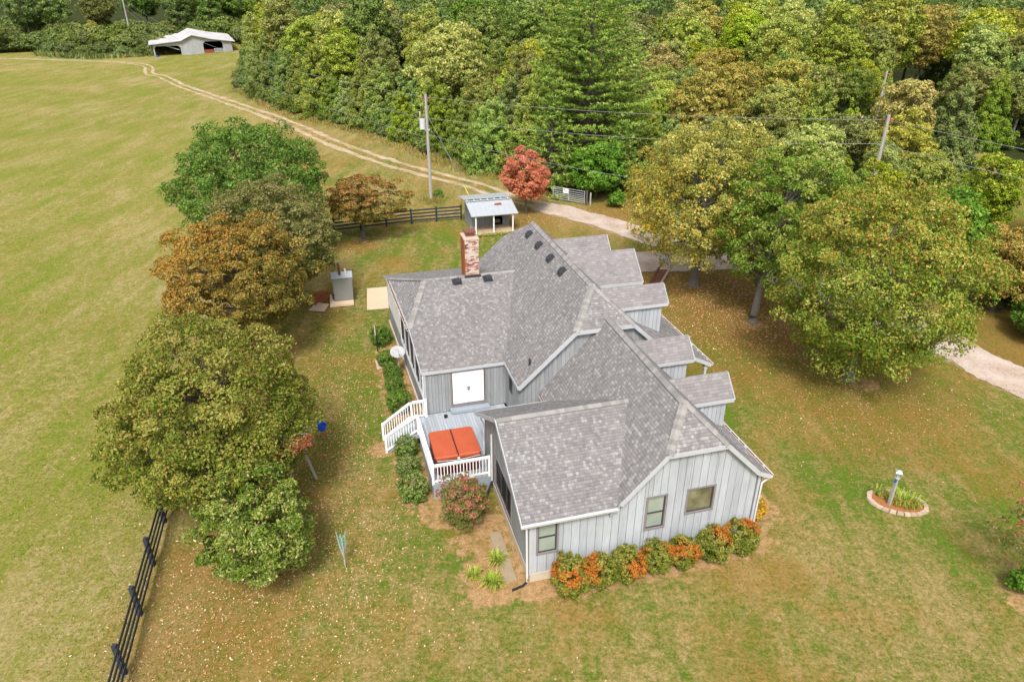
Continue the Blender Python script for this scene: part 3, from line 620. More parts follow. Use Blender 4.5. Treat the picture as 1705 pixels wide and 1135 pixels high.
# dormers
def dormer(vf,vt,uc,hw_,zrd,slope,vb,zb,bw,label):
    """gable dormer facing right: vf face, vt roof tip, hw_ half width to the eave"""
    d=empty('dormer',(0,0,0)); d.parent=house; d['label']=label
    ze=zrd-slope*hw_
    # where each eave line meets the main slope
    r=roof_plane([[(vb,uc,zrd),(vt,uc,zrd),(vt,uc-hw_,ze),(vb+(zrd-ze)*.9,uc-hw_,ze)],[(vb,uc,zrd),(vt,uc,zrd),(vt,uc+hw_,ze),(vb+(zrd-ze)*.9,uc+hw_,ze)]],'dormer_roof',M['shingle_far'],d,.07)
    for s in (-1,1):
        fascia(d,(vt,uc,zrd),(vt,uc+s*hw_,ze),.15,.03,(o,0,0)); fascia(d,(vb+.4,uc+s*hw_,ze),(vt,uc+s*hw_,ze),.15,.03,(0,s*o,0))
    wh=hw_-.14; zt_=ze+.06
    for sgn,a,b in ((-1,(vb+.3,uc-wh),(vf,uc-wh)),(1,(vf,uc+wh),(vb+.3,uc+wh))):
        n_=round(abs(b[0]-a[0])/bw); 
        mb=MB(); mb.box(min(a[0],b[0]),max(a[0],b[0]),a[1]-(.06 if sgn>0 else 0),a[1]+(0 if sgn>0 else .06),zb,zt_); mb.build('dormer_wall',M['backing'],d)
        for i in range(n_):
            x0=min(a[0],b[0])+abs(b[0]-a[0])*i/n_; x1=x0+abs(b[0]-a[0])/n_
            mb=MB(); y=a[1]; mb.box(x0+.008,x1-.008,y-.024 if sgn<0 else y+.001,y-.001 if sgn<0 else y+.024,zb,zt_-.002); mb.build('siding_board',S,d)
    wall('dormer_wall',(vf,uc-wh),(vf,uc+wh),zb,[(0,zt_),(wh,zrd-.12),(2*wh,zt_)],S,bw,[(wh-.3,wh+.3,zb+.55,zb+1.35)] if wh<1 else [(wh-.5,wh+.5,zb+.5,zb+1.4)],parent=d)
    MB().prism([(vf-.03,uc-.3,zb+.55),(vf-.03,uc+.3,zb+.55),(vf-.03,uc+.3,zb+1.35),(vf-.03,uc-.3,zb+1.35)],(.02,0,0)).build('dormer_window',M['glass_blind'],d)
    return d
dormer(9.2,9.47,3.72,.80,5.45,1.06,6.75,3.0,.2,'small gabled dormer nearest the front gable')
dormer(9.2,9.47,7.1,.80,5.45,1.06,6.75,3.0,.2,'small gabled dormer just before the porch roof')
dormer(9.75,10.02,10.96,.75,6.37,1.06,6.6,3.55,.2,'gabled dormer with tall boarded side above the porch')
dormer(9.75,10.02,14.62,1.46,6.85,.92,6.1,3.55,.2,'widest gabled dormer with pale grey roof')
dormer(9.75,10.02,18.36,.75,6.37,1.06,6.6,3.55,.2,'farthest gabled dormer beside the drive')
# roof vents and pipe
def vent(v,u,z,rot,sl):
    mb=MB(); a=.17
    mb.add([(-.2,-.2,0),(.2,-.2,0),(.2,.2,0),(-.2,.2,0),(-.12,-.17,.13),(.14,-.17,.15),(.14,.17,.15),(-.12,.17,.13)],[(3,2,1,0),(4,5,6,7),(0,1,5,4),(1,2,6,5),(2,3,7,6),(3,0,4,7)])
    mb.box(-.26,.26,-.25,.25,-.01,.012)
    ob=mb.build('roof_vent',M['vent'],house)
    ob.location=(v,u,z); ob.rotation_euler=rot
    return ob
for u in (18.88,17.0,14.95,13.05): vent(5.45,u,zML(5.45)+.02,(0,-math.atan(.94),0),0)
for v in (.75,2.45): vent(v,16.55,za(16.55)+.02,(math.atan(.33),0,R(0)),0)
MB().tube([(2.6,8.95,zML(2.6)-.05),(2.6,8.95,zML(2.6)+.3)],.06,8).build('vent_pipe',M['vent'],house)
# chimney: whitewashed bricks laid in courses
def chimney():
    rr=random.Random(5); x0,x1,y0,y1,z0,z1=1.3,2.06,16.88,17.95,4.6,7.30
    c=MB().box(x0+.02,x1-.02,y0+.02,y1-.02,z0,z1-.01).build('chimney',M['mortar'],house)
    V=[];F_=[];T=[]
    def bx(a0,a1,b0,b1,c0,c1):
        b=len(V); V.extend([(a0,b0,c0),(a1,b0,c0),(a1,b1,c0),(a0,b1,c0),(a0,b0,c1),(a1,b0,c1),(a1,b1,c1),(a0,b1,c1)])
        F_.extend([(b+3,b+2,b+1,b),(b+4,b+5,b+6,b+7),(b,b+1,b+5,b+4),(b+1,b+2,b+6,b+5),(b+2,b+3,b+7,b+6),(b+3,b,b+4,b+7)]); t=rr.random(); T.extend([t]*6)
    ch=.075; k=0; z=z0
    while z+ch<=z1+.001:
        off=.1 if k%2 else 0; j=.006
        for (ax,lo,hi,fixed,sg) in (('x',x0,x1,y0,-1),('x',x0,x1,y1,1),('y',y0+.1,y1-.1,x1,1)):
            s=lo-off
            while s<hi-.01:
                e=min(s+.2,hi); s2=max(s,lo)
                if e-s2>.03:
                    pr=rr.uniform(.0,.008)
                    if ax=='x': bx(s2+j,e-j,fixed-(pr if sg<0 else .10),fixed+(.10 if sg<0 else pr),z+j,z+ch-j)
                    else: bx(fixed-.10,fixed+pr,s2+j,e-j,z+j,z+ch-j)
                s+=.2
        z+=ch;k+=1
    me=bpy.data.meshes.new('brick_courses'); me.from_pydata(V,[],F_); me.materials.append(M['brick']); at=me.attributes.new('tint','FLOAT','FACE'); at.data.foreach_set('value',T)
    tag(link(bpy.data.objects.new('brick_courses',me),c),kind='stuff')
    MB().box(x0-.02,x0+.018,y0+.04,y1-.04,z0,z1-.02).build('side_facing',M['redbrick'],c)
    MB().box(x0-.03,x1+.03,y0-.03,y1+.03,z1,z1+.07).build('chimney_crown',simple('chimney_crown_brick',(.50,.37,.30),.9,.3,9),c)
    mb=MB(); mb.box(1.5,1.9,17.25,17.7,z1+.072,z1+.24); mb.box(1.42,1.98,17.17,17.78,z1+.26,z1+.34); mb.box(1.40,2.0,17.15,17.8,z1+.345,z1+.36); mb.build('chimney_cap',M['copper'],c)
    MB().box(x0-.07,x1+.07,y0-.09,y0-.02,4.9,5.33).build('flashing',M['vent'],c)
chimney()
# ------------------------------------------------------------------ deck with rails and stair (part of the house)
deck=empty('deck',(P0[0],P0[1],0),A15,'raised grey wooden deck with white railing and stair beside the house','deck')
DZ=.80
mb=MB(); mb.box(-2.6,-.12,5.5,7.05,.1,DZ-.04); mb.box(-2.6,1.85,7.06,10.6,.1,DZ-.041); 
mb.build('deck_frame',M['skirt'],deck)
for i in range(6): 
    z0=.0+i*.13
    MB().box(-2.63,-.1,5.465,5.497,z0+.006,z0+.124).build('skirt_board',M['skirt'],deck); MB().box(-2.635,-2.603,5.5,9.3,z0+.006,z0+.124).build('skirt_board',M['skirt'],deck)
x=-2.64
while x<3.0:
    y0=5.46 if x<-.28 else 7.12
    y1=10.77 if x<1.78 else 8.35
    if x> -0.28 and x<-.08: y0=7.12
    MB().box(x,x+.132,y0,y1,DZ-.035,DZ).build('deck_board',M['deckboard'],deck); x+=.14
bal_me=MB().box(-.019,.019,-.019,.019,0,1).mesh('baluster',M['white'])
def railing(a,b,za_,zb_,h=.92,zlow=.1,posts=(1,1)):
    r=empty('railing',(0,0,0)); r.parent=deck
    a=Vector((*a,za_));b=Vector((*b,zb_)); up=Vector((0,0,1))
    MB().beam(a+up*h,b+up*h,.13,.045).build('top_rail',M['white'],r); MB().beam(a+up*(h-.06),b+up*(h-.06),.045,.075).build('upper_rail',M['white'],r); MB().beam(a+up*zlow,b+up*zlow,.045,.08).build('bottom_rail',M['white'],r)
    n=int((b-a).length/.135)
    for i in range(1,n):
        p=a+(b-a)*(i/n); inst('baluster',bal_me,(p.x,p.y,p.z+zlow),r,scale=(1,1,h-.07-zlow))
    for k,p in enumerate((a,b)):
        if posts[k]: MB().box(p.x-.05,p.x+.05,p.y-.05,p.y+.05,p.z-.08 if p.z>.4 else 0,p.z+h+.05).build('post',M['white'],r)
    return r
railing((-2.62,5.52),(-2.68,9.4),DZ,DZ); railing((-2.55,5.5),(-.2,5.5),DZ,DZ,posts=(0,1))
railing((-2.1,10.62),(-2.80,10.64),DZ,DZ); MB().box(-2.86,-2.75,10.58,10.70,DZ+.97,DZ+1.03).build('post_cap',M['copper'],deck)
railing((-2.74,9.4),(-4.22,9.3),DZ,.0,.90,.12,(0,1)); railing((-2.86,10.62),(-4.25,10.35),DZ,.0,.90,.12,(0,1))
for i in range(4):
    x1=-2.64-.36*i; z=DZ-.16*(i+1)
    MB().box(x1-.38,x1,9.36,10.45,z-.04,z).build('tread',M['deckboard'],deck); MB().box(x1-.02,x1+.01,9.37,10.44,z,z+.12).build('riser',M['skirt'],deck)
for y_ in (9.36,10.46): MB().beam((-2.6,y_,DZ-.14),(-4.15,y_,.06),.04,.2).build('stringer',M['skirt'],deck)
# hot tub on the deck
tub=empty('hot_tub',(*hw(-1.42,6.93),DZ),A15,'square hot tub with dark red sides under a folded orange vinyl cover on the deck','hot tub')
mb=MB(); mb.box(-.93,.93,-.95,.95,.0,.80)
for i in range(12):
    mb.box(-.93+i*.155+.01,-.93+(i+1)*.155-.01,-.975,-.952,.05,.74); mb.box(-.955,-.932,-.95+i*.158+.01,-.95+(i+1)*.158-.01,.05,.74)
mb.build('cabinet',M['tubside'],tub)
def rounded(x0,x1,y0,y1,z0,z1,r,corners,mat,name,parent):
    pts=[]
    for cx_,cy_,a0,on in ((x1,y1,0,corners[0]),(x0,y1,90,corners[1]),(x0,y0,180,corners[2]),(x1,y0,270,corners[3])):
        rr_=r if on else .015; ox=cx_-rr_ if cx_==x1 else cx_+rr_; oy=cy_-rr_ if cy_==y1 else cy_+rr_
        for k in range(6): a=R(a0+k*18); pts.append((ox+rr_*math.cos(a),oy+rr_*math.sin(a)))
    n=len(pts); V=[(x,y,z0) for x,y in pts]+[(x,y,z1-.04) for x,y in pts]; cx_=(x0+x1)/2;cy_=(y0+y1)/2
    V+=[(cx_+(x-cx_)*.965,cy_+(y-cy_)*.965,z1) for x,y in pts]+[(cx_,cy_,z1+.035)]
    F_=[tuple(range(n))[::-1]]+[(i,(i+1)%n,n+(i+1)%n,n+i) for i in range(n)]+[(n+i,n+(i+1)%n,2*n+(i+1)%n,2*n+i) for i in range(n)]+[(2*n+i,2*n+(i+1)%n,3*n) for i in range(n)]
    mb=MB(); mb.add(V,F_); return mb.build(name,mat,parent,smooth=False)
rounded(-1.0,-.012,-1.0,1.0,.81,.96,.16,(0,1,1,0),M['brown_mat'],'cover_half',tub); rounded(.012,1.0,-1.0,1.0,.81,.96,.16,(1,0,0,1),M['brown_mat'],'cover_half',tub)
MB().box(-.018,.018,-.98,.98,.95,.985).build('cover_hinge',M['black'],tub)
MB().tube([(-.93,-1.02,.79),(-.02,-1.04,.74),(.93,-1.02,.79)],.02,6).build('strap',M['grey_strap'],tub)
mb=MB(); mb.tube([(.99,-.2,.80),(1.06,-.6,.70),(.99,-.9,.66)],.012,5); mb.build('cable',M['grey_strap'],tub); MB().box(-.05,.05,-1.06,-1.0,.76,.85).build('latch',M['gutter'],tub)
# small deck things
t=MB(); t.cyl((0,0),.09,0,.12,12); t=t.build('round_ashtray',M['black'],None,label='small round black pot on the deck left of the door step',cat='pot'); t.location=(*hw(-1.2,10.3),DZ+.002)
t=MB(); t.tube([(0,0,0),(0,0,.12),(0,0,.2),(.03,0,.3)],[.09,.11,.05,.02],10); t=t.build('white_jug',M['gutter'],None,label='small white jug in the deck corner by the house wall',cat='jug'); t.location=(*hw(1.55,9.9),DZ+.002)
# ------------------------------------------------------------------ satellite dishes
def dish(v,u,zb,h,face,tilt,label):
    r=empty('satellite_dish',(*hw(v,u),zb),face,label,'satellite dish','satellite dishes by the house')
    MB().tube([(0,0,0),(0,0,h)],.03,8).build('mast',M['galv'],r)
    n=20; V=[];F_=[]
    rings=[(0,.0),(.15,.012),(.28,.035),(.36,.06),(.375,.05)]
    for rad,dz in rings:
        for k in range(n): V.append((rad*math.cos(2*PI*k/n)*1.1,rad*math.sin(2*PI*k/n),dz))
    for i in range(len(rings)-1):
        for k in range(n): F_.append((i*n+k,i*n+(k+1)%n,(i+1)*n+(k+1)%n,(i+1)*n+k))
    mb=MB(); mb.add(V,F_); ob=mb.build('reflector',M['dish'],r,smooth=True); ob.location=(0,0,h+.02); ob.rotation_euler=(tilt,0,0)
    so=ob.modifiers.new('thickness','SOLIDIFY'); so.thickness=.012
    # small printed emblem stays flat on the reflector face
    mb=MB(); mb.box(-.13,-.07,.13,.17,.026,.029); mb.box(-.05,.12,.14,.165,.026,.029); e=mb.build('printed_logo',M['red'],ob)
    MB().tube([(0,-.36,.06),(0,-.30,.32)],.014,6).build('feed_arm',M['galv'],r).matrix_local=Matrix.Translation((0,0,h+.02))@Matrix.Rotation(tilt,4,'X'); 
    b=MB().box(-.05,.05,-.33,-.25,.30,.38).build('receiver',M['dish'],r); b.matrix_local=Matrix.Translation((0,0,h+.02))@Matrix.Rotation(tilt,4,'X')
dish(-2.74,16.3,0,1.45,A15+.1,R(34),'grey satellite dish on a mast among the bushes by the porch wall')
dish(-1.35,5.05,0,1.05,A15-.3,R(30),'grey satellite dish against the deck front behind the pink crape myrtle')
# ------------------------------------------------------------------ fences
post_me=MB().box(-.07,.07,-.07,.07,0,1.42).mesh('post',M['fence']); 
def fence(pts,label,rails,posth=1.0,spacing=2.4,h=1.35,diag=False,cat='fence'):
    P=np.array(pts,float); d=np.r_[0,np.cumsum(np.hypot(*np.diff(P,axis=0).T))]; n=max(1,round(d[-1]/spacing)); s=np.linspace(0,d[-1],n+1)
    Q=[(float(np.interp(t,d,P[:,0])),float(np.interp(t,d,P[:,1]))) for t in s]
    r=empty('board_fence',(*Q[0],ztf(*Q[0])),0,label,cat,'dark board fences'); bx,by,bz=Q[0][0],Q[0][1],ztf(*Q[0])
    for q in Q: inst('post',post_me,(q[0]-bx,q[1]-by,ztf(*q)-bz-.05),r)
    for a,b in zip(Q[:-1],Q[1:]):
        A=Vector((a[0]-bx,a[1]-by,ztf(*a)-bz));B=Vector((b[0]-bx,b[1]-by,ztf(*b)-bz)); sd=(B-A).cross(Vector((0,0,1))).normalized()*.086
        for z in rails: MB().beam(A+sd+Vector((0,0,z)),B+sd+Vector((0,0,z)),.028,.13).build('rail',M['fence'],r)
        if diag: MB().beam(A-sd*1.0+Vector((0,0,.18)),B-sd*1.0+Vector((0,0,.18)),.026,.0+.12).build('rail',M['fence'],r)
    return r
fence([(-11.2,10.5),(-12.34,14.9),(-14.1,21.87),(-16.6,31.5),(-19.2,41)],'dark board fence running out of the big trees to the lower left corner',(.32,.62,.92,1.22))
fence([(-22,57.5),(-16.1,58.6),(-8.74,61.18),(-4.6,62.2)],'dark board fence behind the orange tree running to the small shed',(.32,.62,.92,1.22))
# ------------------------------------------------------------------ shed
sx,sy=hw(6.4,38.1); shed=empty('shed',(sx,sy,0),A15,'small grey shed with tin roofs and an open porch on white posts','shed')
def SL(v,u,z): return (v-6.4,u-38.1,z)
mb=MB(); mb.box(0.0,3.5,-.02,2.0,.02,.10); mb.build('porch_floor_frame',M['pine_deck'],shed)
for i in range(24): MB().box(.0+i*.146,.0+i*.146+.138,-.05,1.98,.10,.13).build('floor_board',M['pine_deck'],shed)
wall('wall',(.08,2.02),(2.12,2.02),.1,1.85,M['shed_side'],.17,parent=shed); wall('wall',(2.95,2.02),(3.55,2.02),.1,1.85,M['shed_side'],.17,parent=shed)
wall('wall',(.08,4.3),(.08,2.02),.0,[(0,2.0),(2.28,2.25)],M['shed_side'],.2,parent=shed); wall('wall',(3.55,2.02),(3.55,4.3),.0,[(0,2.25),(2.28,2.0)],M['shed_side'],.2,parent=shed); wall('wall',(3.55,4.3),(.08,4.3),.0,2.0,M['shed_side'],.2,parent=shed)
wall('wall',(.08,2.32),(3.55,2.32),1.9,2.28,M['shed_side'],.17,parent=shed,boards=False)
MB().box(2.1,2.97,2.0,2.05,1.72,1.86).build('door_header',M['shed_side'],shed); MB().box(.2,3.4,2.4,4.2,.05,.1).build('floor',M['dark'],shed); MB().box(2.15,2.9,2.6,3.0,.1,.35).build('straw',M['pine_deck'],shed)
for x_ in (.12,1.68,3.36): MB().box(x_-.05,x_+.05,.0,.10,.13,1.66).build('post',M['white'],shed)
MB().box(-.1,3.6,.02,.09,1.58,1.68).build('beam',M['fascia'],shed)
def tinroof(v0,v1,u0,z0,u1,z1,n,name):
    r=MB().prism([(v0,u0,z0),(v1,u0,z0),(v1,u1,z1),(v0,u1,z1)],(0,0,-.02)).build(name,M['galv'],shed)
    for i in range(n):
        a=v0+(v1-v0)*(i+.5)/n; w_=(v1-v0)/n*.5-.012
        mb=MB(); mb.prism([(a-w_,u0,z0+.004),(a+w_,u0,z0+.004),(a+w_,u1,z1+.004),(a-w_,u1,z1+.004)],(0,0,.014)); mb.build('roof_sheet',M['galv'],r)
        MB().beam((a+w_+.012,u0,z0+.02),(a+w_+.012,u1,z1+.02),.03,.045).build('roof_seam',M['galv'],r)
    return r
lean=tinroof(-.28,3.78,-.15,1.70,2.28,2.28,8,'lean_to_roof')
up=tinroof(-.45,3.75,2.05,2.56,4.7,2.16,8,'upper_roof')
MB().prism([(2.05,1.35,2.10),(2.75,1.35,2.10),(2.7,1.68,2.18),(2.15,1.62,2.165)],(0,0,.01)).build('rust_patch',M['rust'],lean)
MB().box(-.35,3.65,2.12,2.16,2.34,2.44).build('upper_fascia',M['fascia'],shed)
for i in range(7): MB().box(-.2+i*.6,-.14+i*.6,2.0,2.3,2.42,2.5).build('rafter_tail',M['white'],shed)
# ------------------------------------------------------------------ utility poles and wires
def pole(x,y,h,label,r0=.16,tr=False,lean=(0,0)):
    z=ztf(x,y); p=empty('utility_pole',(x,y,z),0,label,'utility pole','utility poles')
    MB().tube([(0,0,-.2),(lean[0],lean[1],h)],[r0,r0*.72],10).build('shaft',M['polewood'],p)
    MB().tube([(-.45,0,h-.35),(.45,0,h-.35)],.05,6).build('insulator',M['copper'],p); 
    MB().tube([(.18,0,h-.36),(.42,0,h-.36)],.07,8).build('insulator',M['red'],p)
    if tr:
        mb=MB(); mb.cyl((-.42,-.12),.27,h-3.1,h-2.1,14); mb.build('transformer',M['xfmr'],p); MB().cyl((-.42,-.12),.22,h-2.1,h-1.98,12).build('transformer_lid',M['copper'],p)
        MB().tube([(-.60,-.12,h-1.98),(-.60,-.12,h-1.5)],.05,6).build('bushing',M['xfmr'],p); MB().box(-.3,.22,-.06,.06,h-3.25,h-3.1).build('bracket',M['xfmr'],p)
        MB().tube([(-.6,-.12,h-1.5),(-.3,0,h-.5)],.012,4).build('jumper',M['wire'],p)
    return p
pole(-7.94,68.1,10.0,'tall wooden utility pole with a grey transformer beside the dirt track',.17,True)
pole(29.4,57.1,10.0,'wooden utility pole rising out of the trees at the right',.17); pole(42.1,84.5,10.0,'far utility pole up the lane between the trees',.15); pole(-110.7,223.4,13.0,'lone pole by the hedge left of the white barn',.24)
def wire(a,b,sag,r,label,n=22):
    a=Vector(a);b=Vector(b); mb=MB(); pts=[a.lerp(b,i/n)+Vector((0,0,-4*sag*(i/n)*(1-i/n))) for i in range(n+1)]
    mb.tube(pts,r,5); ob=mb.build('power_line',M['wire'],None,label=label,cat='power line',group='power lines'); return ob
for (dz,lab) in ((.35,'top'),(2.3,'middle'),(4.0,'bottom')):
    wire((-7.94,68.1,10-dz),(-110.7,223.4,13-dz*.7),3.2,.018,lab+' power line running from the transformer pole over the cedars')
wire((-7.94,68.1,9.65),(29.4,57.1,9.65),.5,.017,'top power line from the transformer pole across the big pine'); wire((-7.94,68.1,7.8),(29.4,57.1,7.8),.7,.017,'middle power line from the transformer pole across the big pine')
wire((-7.94,68.1,6.3),(16.5,54,4.9),.5,.017,'lowest power line from the transformer pole into the yellow tree')
wire((29.4,57.1,9.6),(60,20.5,9.4),.9,.02,'upper power line from the right pole to the right edge'); wire((29.4,57.1,7.7),(60,20.5,7.6),1.0,.02,'lower power line from the right pole to the right edge')
wire((29.4,57.1,9.6),(42.1,84.5,9.6),1.4,.015,'thin line between the two right poles')
for k,(gx,gy) in enumerate([(-3.4,65.3),(-2.7,66.2)]):
    mb=MB(); mb.tube([(-7.94,68.1,8.2-k),(gx,gy,.1)],.015,4); mb.build('guy_wire',M['wire'],None,label=('longer' if k==0 else 'shorter')+' guy wire slanting from the transformer pole to the ground',cat='guy wire',group='guy wires')
MB().tube([(-4.55,65.9,2.1),(-3.55,65.4,.1)],.04,6).build('guy_guard',M['yellow'],None,label='yellow guard sleeve on the guy wire left of the shed',cat='guy guard')
mb=MB(); mb.tube([(-7.94,68.1,6.4),(-13.5,70.5,.1)],.014,4); mb.build('guy_wire',M['wire'],None,label='guy wire slanting left from the transformer pole to the cedars',cat='guy wire',group='guy wires')
# ------------------------------------------------------------------ metal gate with sign
gt=empty('farm_gate',(4.05,68.3,0),math.atan2(66.5-68.3,6.96-4.05),'open silver tube gate with a white sign beside the gravel drive','gate')
GL=3.42
for z in (.18,.36,.53,.70,.88,1.08,1.30): MB().tube([(0,0,z),(GL,0,z)],.026,6).build('gate_bar',M['galv'],gt)
for x_ in (0,GL*.5,GL): MB().tube([(x_,-.03,.14),(x_,-.03,1.34)],.03,6).build('gate_upright',M['galv'],gt)
sg=MB().box(1.12,1.68,-.09,-.062,.86,1.32).build('sign',M['white'],gt); mb=MB(); mb.box(1.19,1.30,-.096,-.091,1.16,1.27); mb.box(1.36,1.62,-.096,-.091,1.20,1.225); mb.box(1.24,1.62,-.096,-.091,1.07,1.09); mb.box(1.24,1.58,-.096,-.091,.99,1.01); mb.build('sign_print',simple('sign_print_blue_grey',(.10,.11,.26),.6),sg)
g2=MB().box(-.09,.09,-.09,.09,0,1.45).build('gate_post',M['barkdark'],None,label='dark wooden post at the hinge end of the silver gate',cat='post'); g2.location=(7.15,66.4,0)
g2=MB().tube([(0,0,0),(.0,0,1.25)],.08,8).build('gate_post',M['polewood'],None,label='short pale post just right of the gate hinge post',cat='post'); g2.location=(7.5,66.3,0)
# ------------------------------------------------------------------ lamp post in its stone ring
lx,ly=15.9,23.3
lp=empty('lamp_post',(lx,ly,0),.4,'weathered wooden lamp post with a square lantern in the stone ring','lamp post')
MB().box(-.055,.055,-.055,.055,0,1.45).build('post',M['polewood'],lp); MB().box(-.09,.09,-.09,.09,1.43,1.47).build('lantern_base',M['galv'],lp); MB().tube([(0,0,1.47),(0,0,1.72)],[.07,.11],4).build('lantern_glass',M['glass_blind'],lp)
MB().tube([(0,0,1.72),(0,0,1.76),(0,0,1.84)],[.19,.18,.04],4).build('lantern_roof',M['galv'],lp); MB().cyl((-.09,-.03),.045,1.28,1.37,8).build('photocell',M['blue'],lp)
bx_,by_=16.32,23.45; ring_rot=A15-R(32)
rg=empty('stone_ring_bed',(bx_,by_,0),ring_rot,'oval orange mulch bed edged with tan stones around the lamp post','flower bed')
n=40; mb=MB(); mb.add([(1.02*math.cos(2*PI*k/n),.66*math.sin(2*PI*k/n),.035) for k in range(n)]+[(0,0,.07)],[(k,(k+1)%n,n) for k in range(n)]); mb.build('mulch',M['mulch'],rg)
ns=26; rr=random.Random(3)
for k in range(ns):
    a0=2*PI*k/ns+.02;a1=2*PI*(k+1)/ns-.02; zt_=.10+rr.uniform(-.012,.015); i0=.96+rr.uniform(-.02,.02); o0=1.16+rr.uniform(-.02,.02)
    q=lambda r_,a,z: (r_*1.05*math.cos(a),r_*.70*math.sin(a),z)
    mb=MB(); mb.add([q(i0,a0,0),q(o0,a0,0),q(o0,a1,0),q(i0,a1,0),q(i0+.01,a0,zt_),q(o0-.015,a0,zt_),q(o0-.015,a1,zt_),q(i0+.01,a1,zt_)],[(3,2,1,0),(4,5,6,7),(0,1,5,4),(1,2,6,5),(2,3,7,6),(3,0,4,7)]); mb.build('stone',M['stone'],rg)
# ------------------------------------------------------------------ outdoor boiler on its pad, tan slab, bark pile
bo=empty('outdoor_boiler',(-11.5,44.4,.0),A15-.03,'grey metal outdoor wood boiler with a brown flue on a concrete pad','boiler')
MB().box(-.95,.62,-1.15,.75,.0,.14).build('pad',M['slab'],bo)
mb=MB(); P=[(-.62,-.55,.16),(.62,-.55,.16),(.62,.6,.16),(-.62,.6,.16),(-.66,-.15,1.62),(.66,-.15,1.62),(.66,.65,1.72),(-.66,.65,1.72)]
mb.add(P,[(3,2,1,0),(4,5,6,7),(0,1,5,4),(1,2,6,5),(2,3,7,6),(3,0,4,7)]); mb.build('cabinet',M['boiler'],bo)
MB().prism([(-.70,-.2,1.63),(.70,-.2,1.63),(.70,.7,1.74),(-.70,.7,1.74)],(0,0,.03)).build('top_sheet',M['galv'],bo)
MB().tube([(-.12,.3,1.7),(-.16,.32,2.55)],.09,10).build('flue',M['copper'],bo); MB().tube([(.27,.25,1.7),(.27,.25,2.1),(.2,.2,2.16)],.035,8).build('vent_pipe',M['white'],bo)
MB().box(-.76,-.6,-.45,-.2,.3,.62).build('fan_housing',M['black'],bo)
sl=tag(MB().prism([(-10.27,46.19,0),(-9.62,42.64,0),(-7.0,43.15,0),(-7.7,46.75,0)],(0,0,.05)).build('concrete_slab',M['slab']),'bare tan concrete slab on the lawn beside the porch end','slab')
rr=random.Random(9); mb=MB()
for k in range(160):
    a=rr.uniform(0,2*PI); r_=rr.random()**.6*1.0; x_=-13.35+r_*math.cos(a)*.7; y_=44.6+r_*math.sin(a)*1.2; z_=.03+.12*(1-r_)*rr.random(); d=rr.uniform(0,PI); l=rr.uniform(.08,.2)
    mb.beam((x_-l*math.cos(d),y_-l*math.sin(d),z_),(x_+l*math.cos(d),y_+l*math.sin(d),z_+.02),.06,.03)
tag(mb.build('bark_scraps',M['redbrick']),'pile of reddish bark scraps left of the grey boiler','bark pile',kind='stuff')
tag(MB().prism([(-13.5,42.6,0),(-12.4,42.4,0),(-12.35,43.6,0),(-13.3,43.9,0)],(0,0,.02)).build('gravel_patch',M['stone'],None),'small gravelly patch left of the boiler pad','gravel patch')
# small black marker post by the bushes, stepping stones, edging timbers
mk=empty('marker_post',(-7.95,36.9,0),0,'thin black post with a white marker by the bushes','marker post'); MB().box(-.03,.03,-.03,.03,0,1.7).build('post',M['black'],mk); MB().box(-.07,.0,-.05,-.032,1.1,1.75).build('marker_plate',M['stone'],mk)
ss=MB().box(-.22,.22,-.5,.5,0,.05).build('stone_slab',M['stone'],None,label='flat weathered slab on the lawn below the black marker post',cat='slab'); ss.location=(-7.55,35.3,0); ss.rotation_euler=(0,0,A15)
ss=MB().prism([(0,0,0),(.5,-.05,0),(.55,2.6,0),(.1,2.6,0)],(0,0,.05)).build('walk_slab',simple('dirty_concrete',(.30,.235,.16),.95,.35,3),None,label='narrow concrete walk along the left wall near the front corner',cat='walk'); ss.location=(*hw(-.95,.2),0.0); ss.rotation_euler=(0,0,A15)
for k in range(2):
    a=hw(16.0+k*.75,24.3-k*.3);b=hw(18.9+k*.75,28.0-k*.3); mb=MB(); mb.beam((*a,.05),(*b,.05),.13,.12); mb.build('edging_timber',M['timber'] if k==0 else M['stone'],None,label=('inner dark red' if k==0 else 'outer pale')+' edging timber along the parking pad by the garage dormer',cat='edging timber',group='edging timbers')
mb=MB(); mb.add([(*hw(16.1,24.3),.03),(*hw(16.7,24.05),.03),(*hw(19.6,27.75),.03),(*hw(19.0,28.0),.03)],[(0,1,2,3)]); tag(mb.build('mulch_strip',M['timber']),kind='structure')
# folded rotary clothesline on the lawn
cl_=empty('folded_clothesline',(-6.3,19.8,0),.3,'folded rotary clothesline with green lines standing in the lawn','clothesline')
MB().tube([(0,0,0),(0,0,1.1)],.022,8).build('pole',M['galv'],cl_)
for k,(dx,dy) in enumerate([(-.16,.05),(.17,.08),(.02,-.12),(-.03,.17)]):
    MB().tube([(0,0,.5),(dx*.55,dy*.55,1.0),(dx,dy,1.75-.1*k)],[.02,.03,.014],6).build('arm',M['galv'],cl_)
    for j in range(5):
        f_=.35+.13*j; nx_=[(.17,.08),(.02,-.12),(-.03,.17),(-.16,.05)][k]
        MB().tube([(dx*f_,dy*f_,.5+1.2*f_),((dx+nx_[0])*.5*f_+.01,(dy+nx_[1])*.5*f_,.35+1.1*f_),(nx_[0]*f_,nx_[1]*f_,.5+1.2*f_)],.012,4).build('line',M['greennet'],cl_)
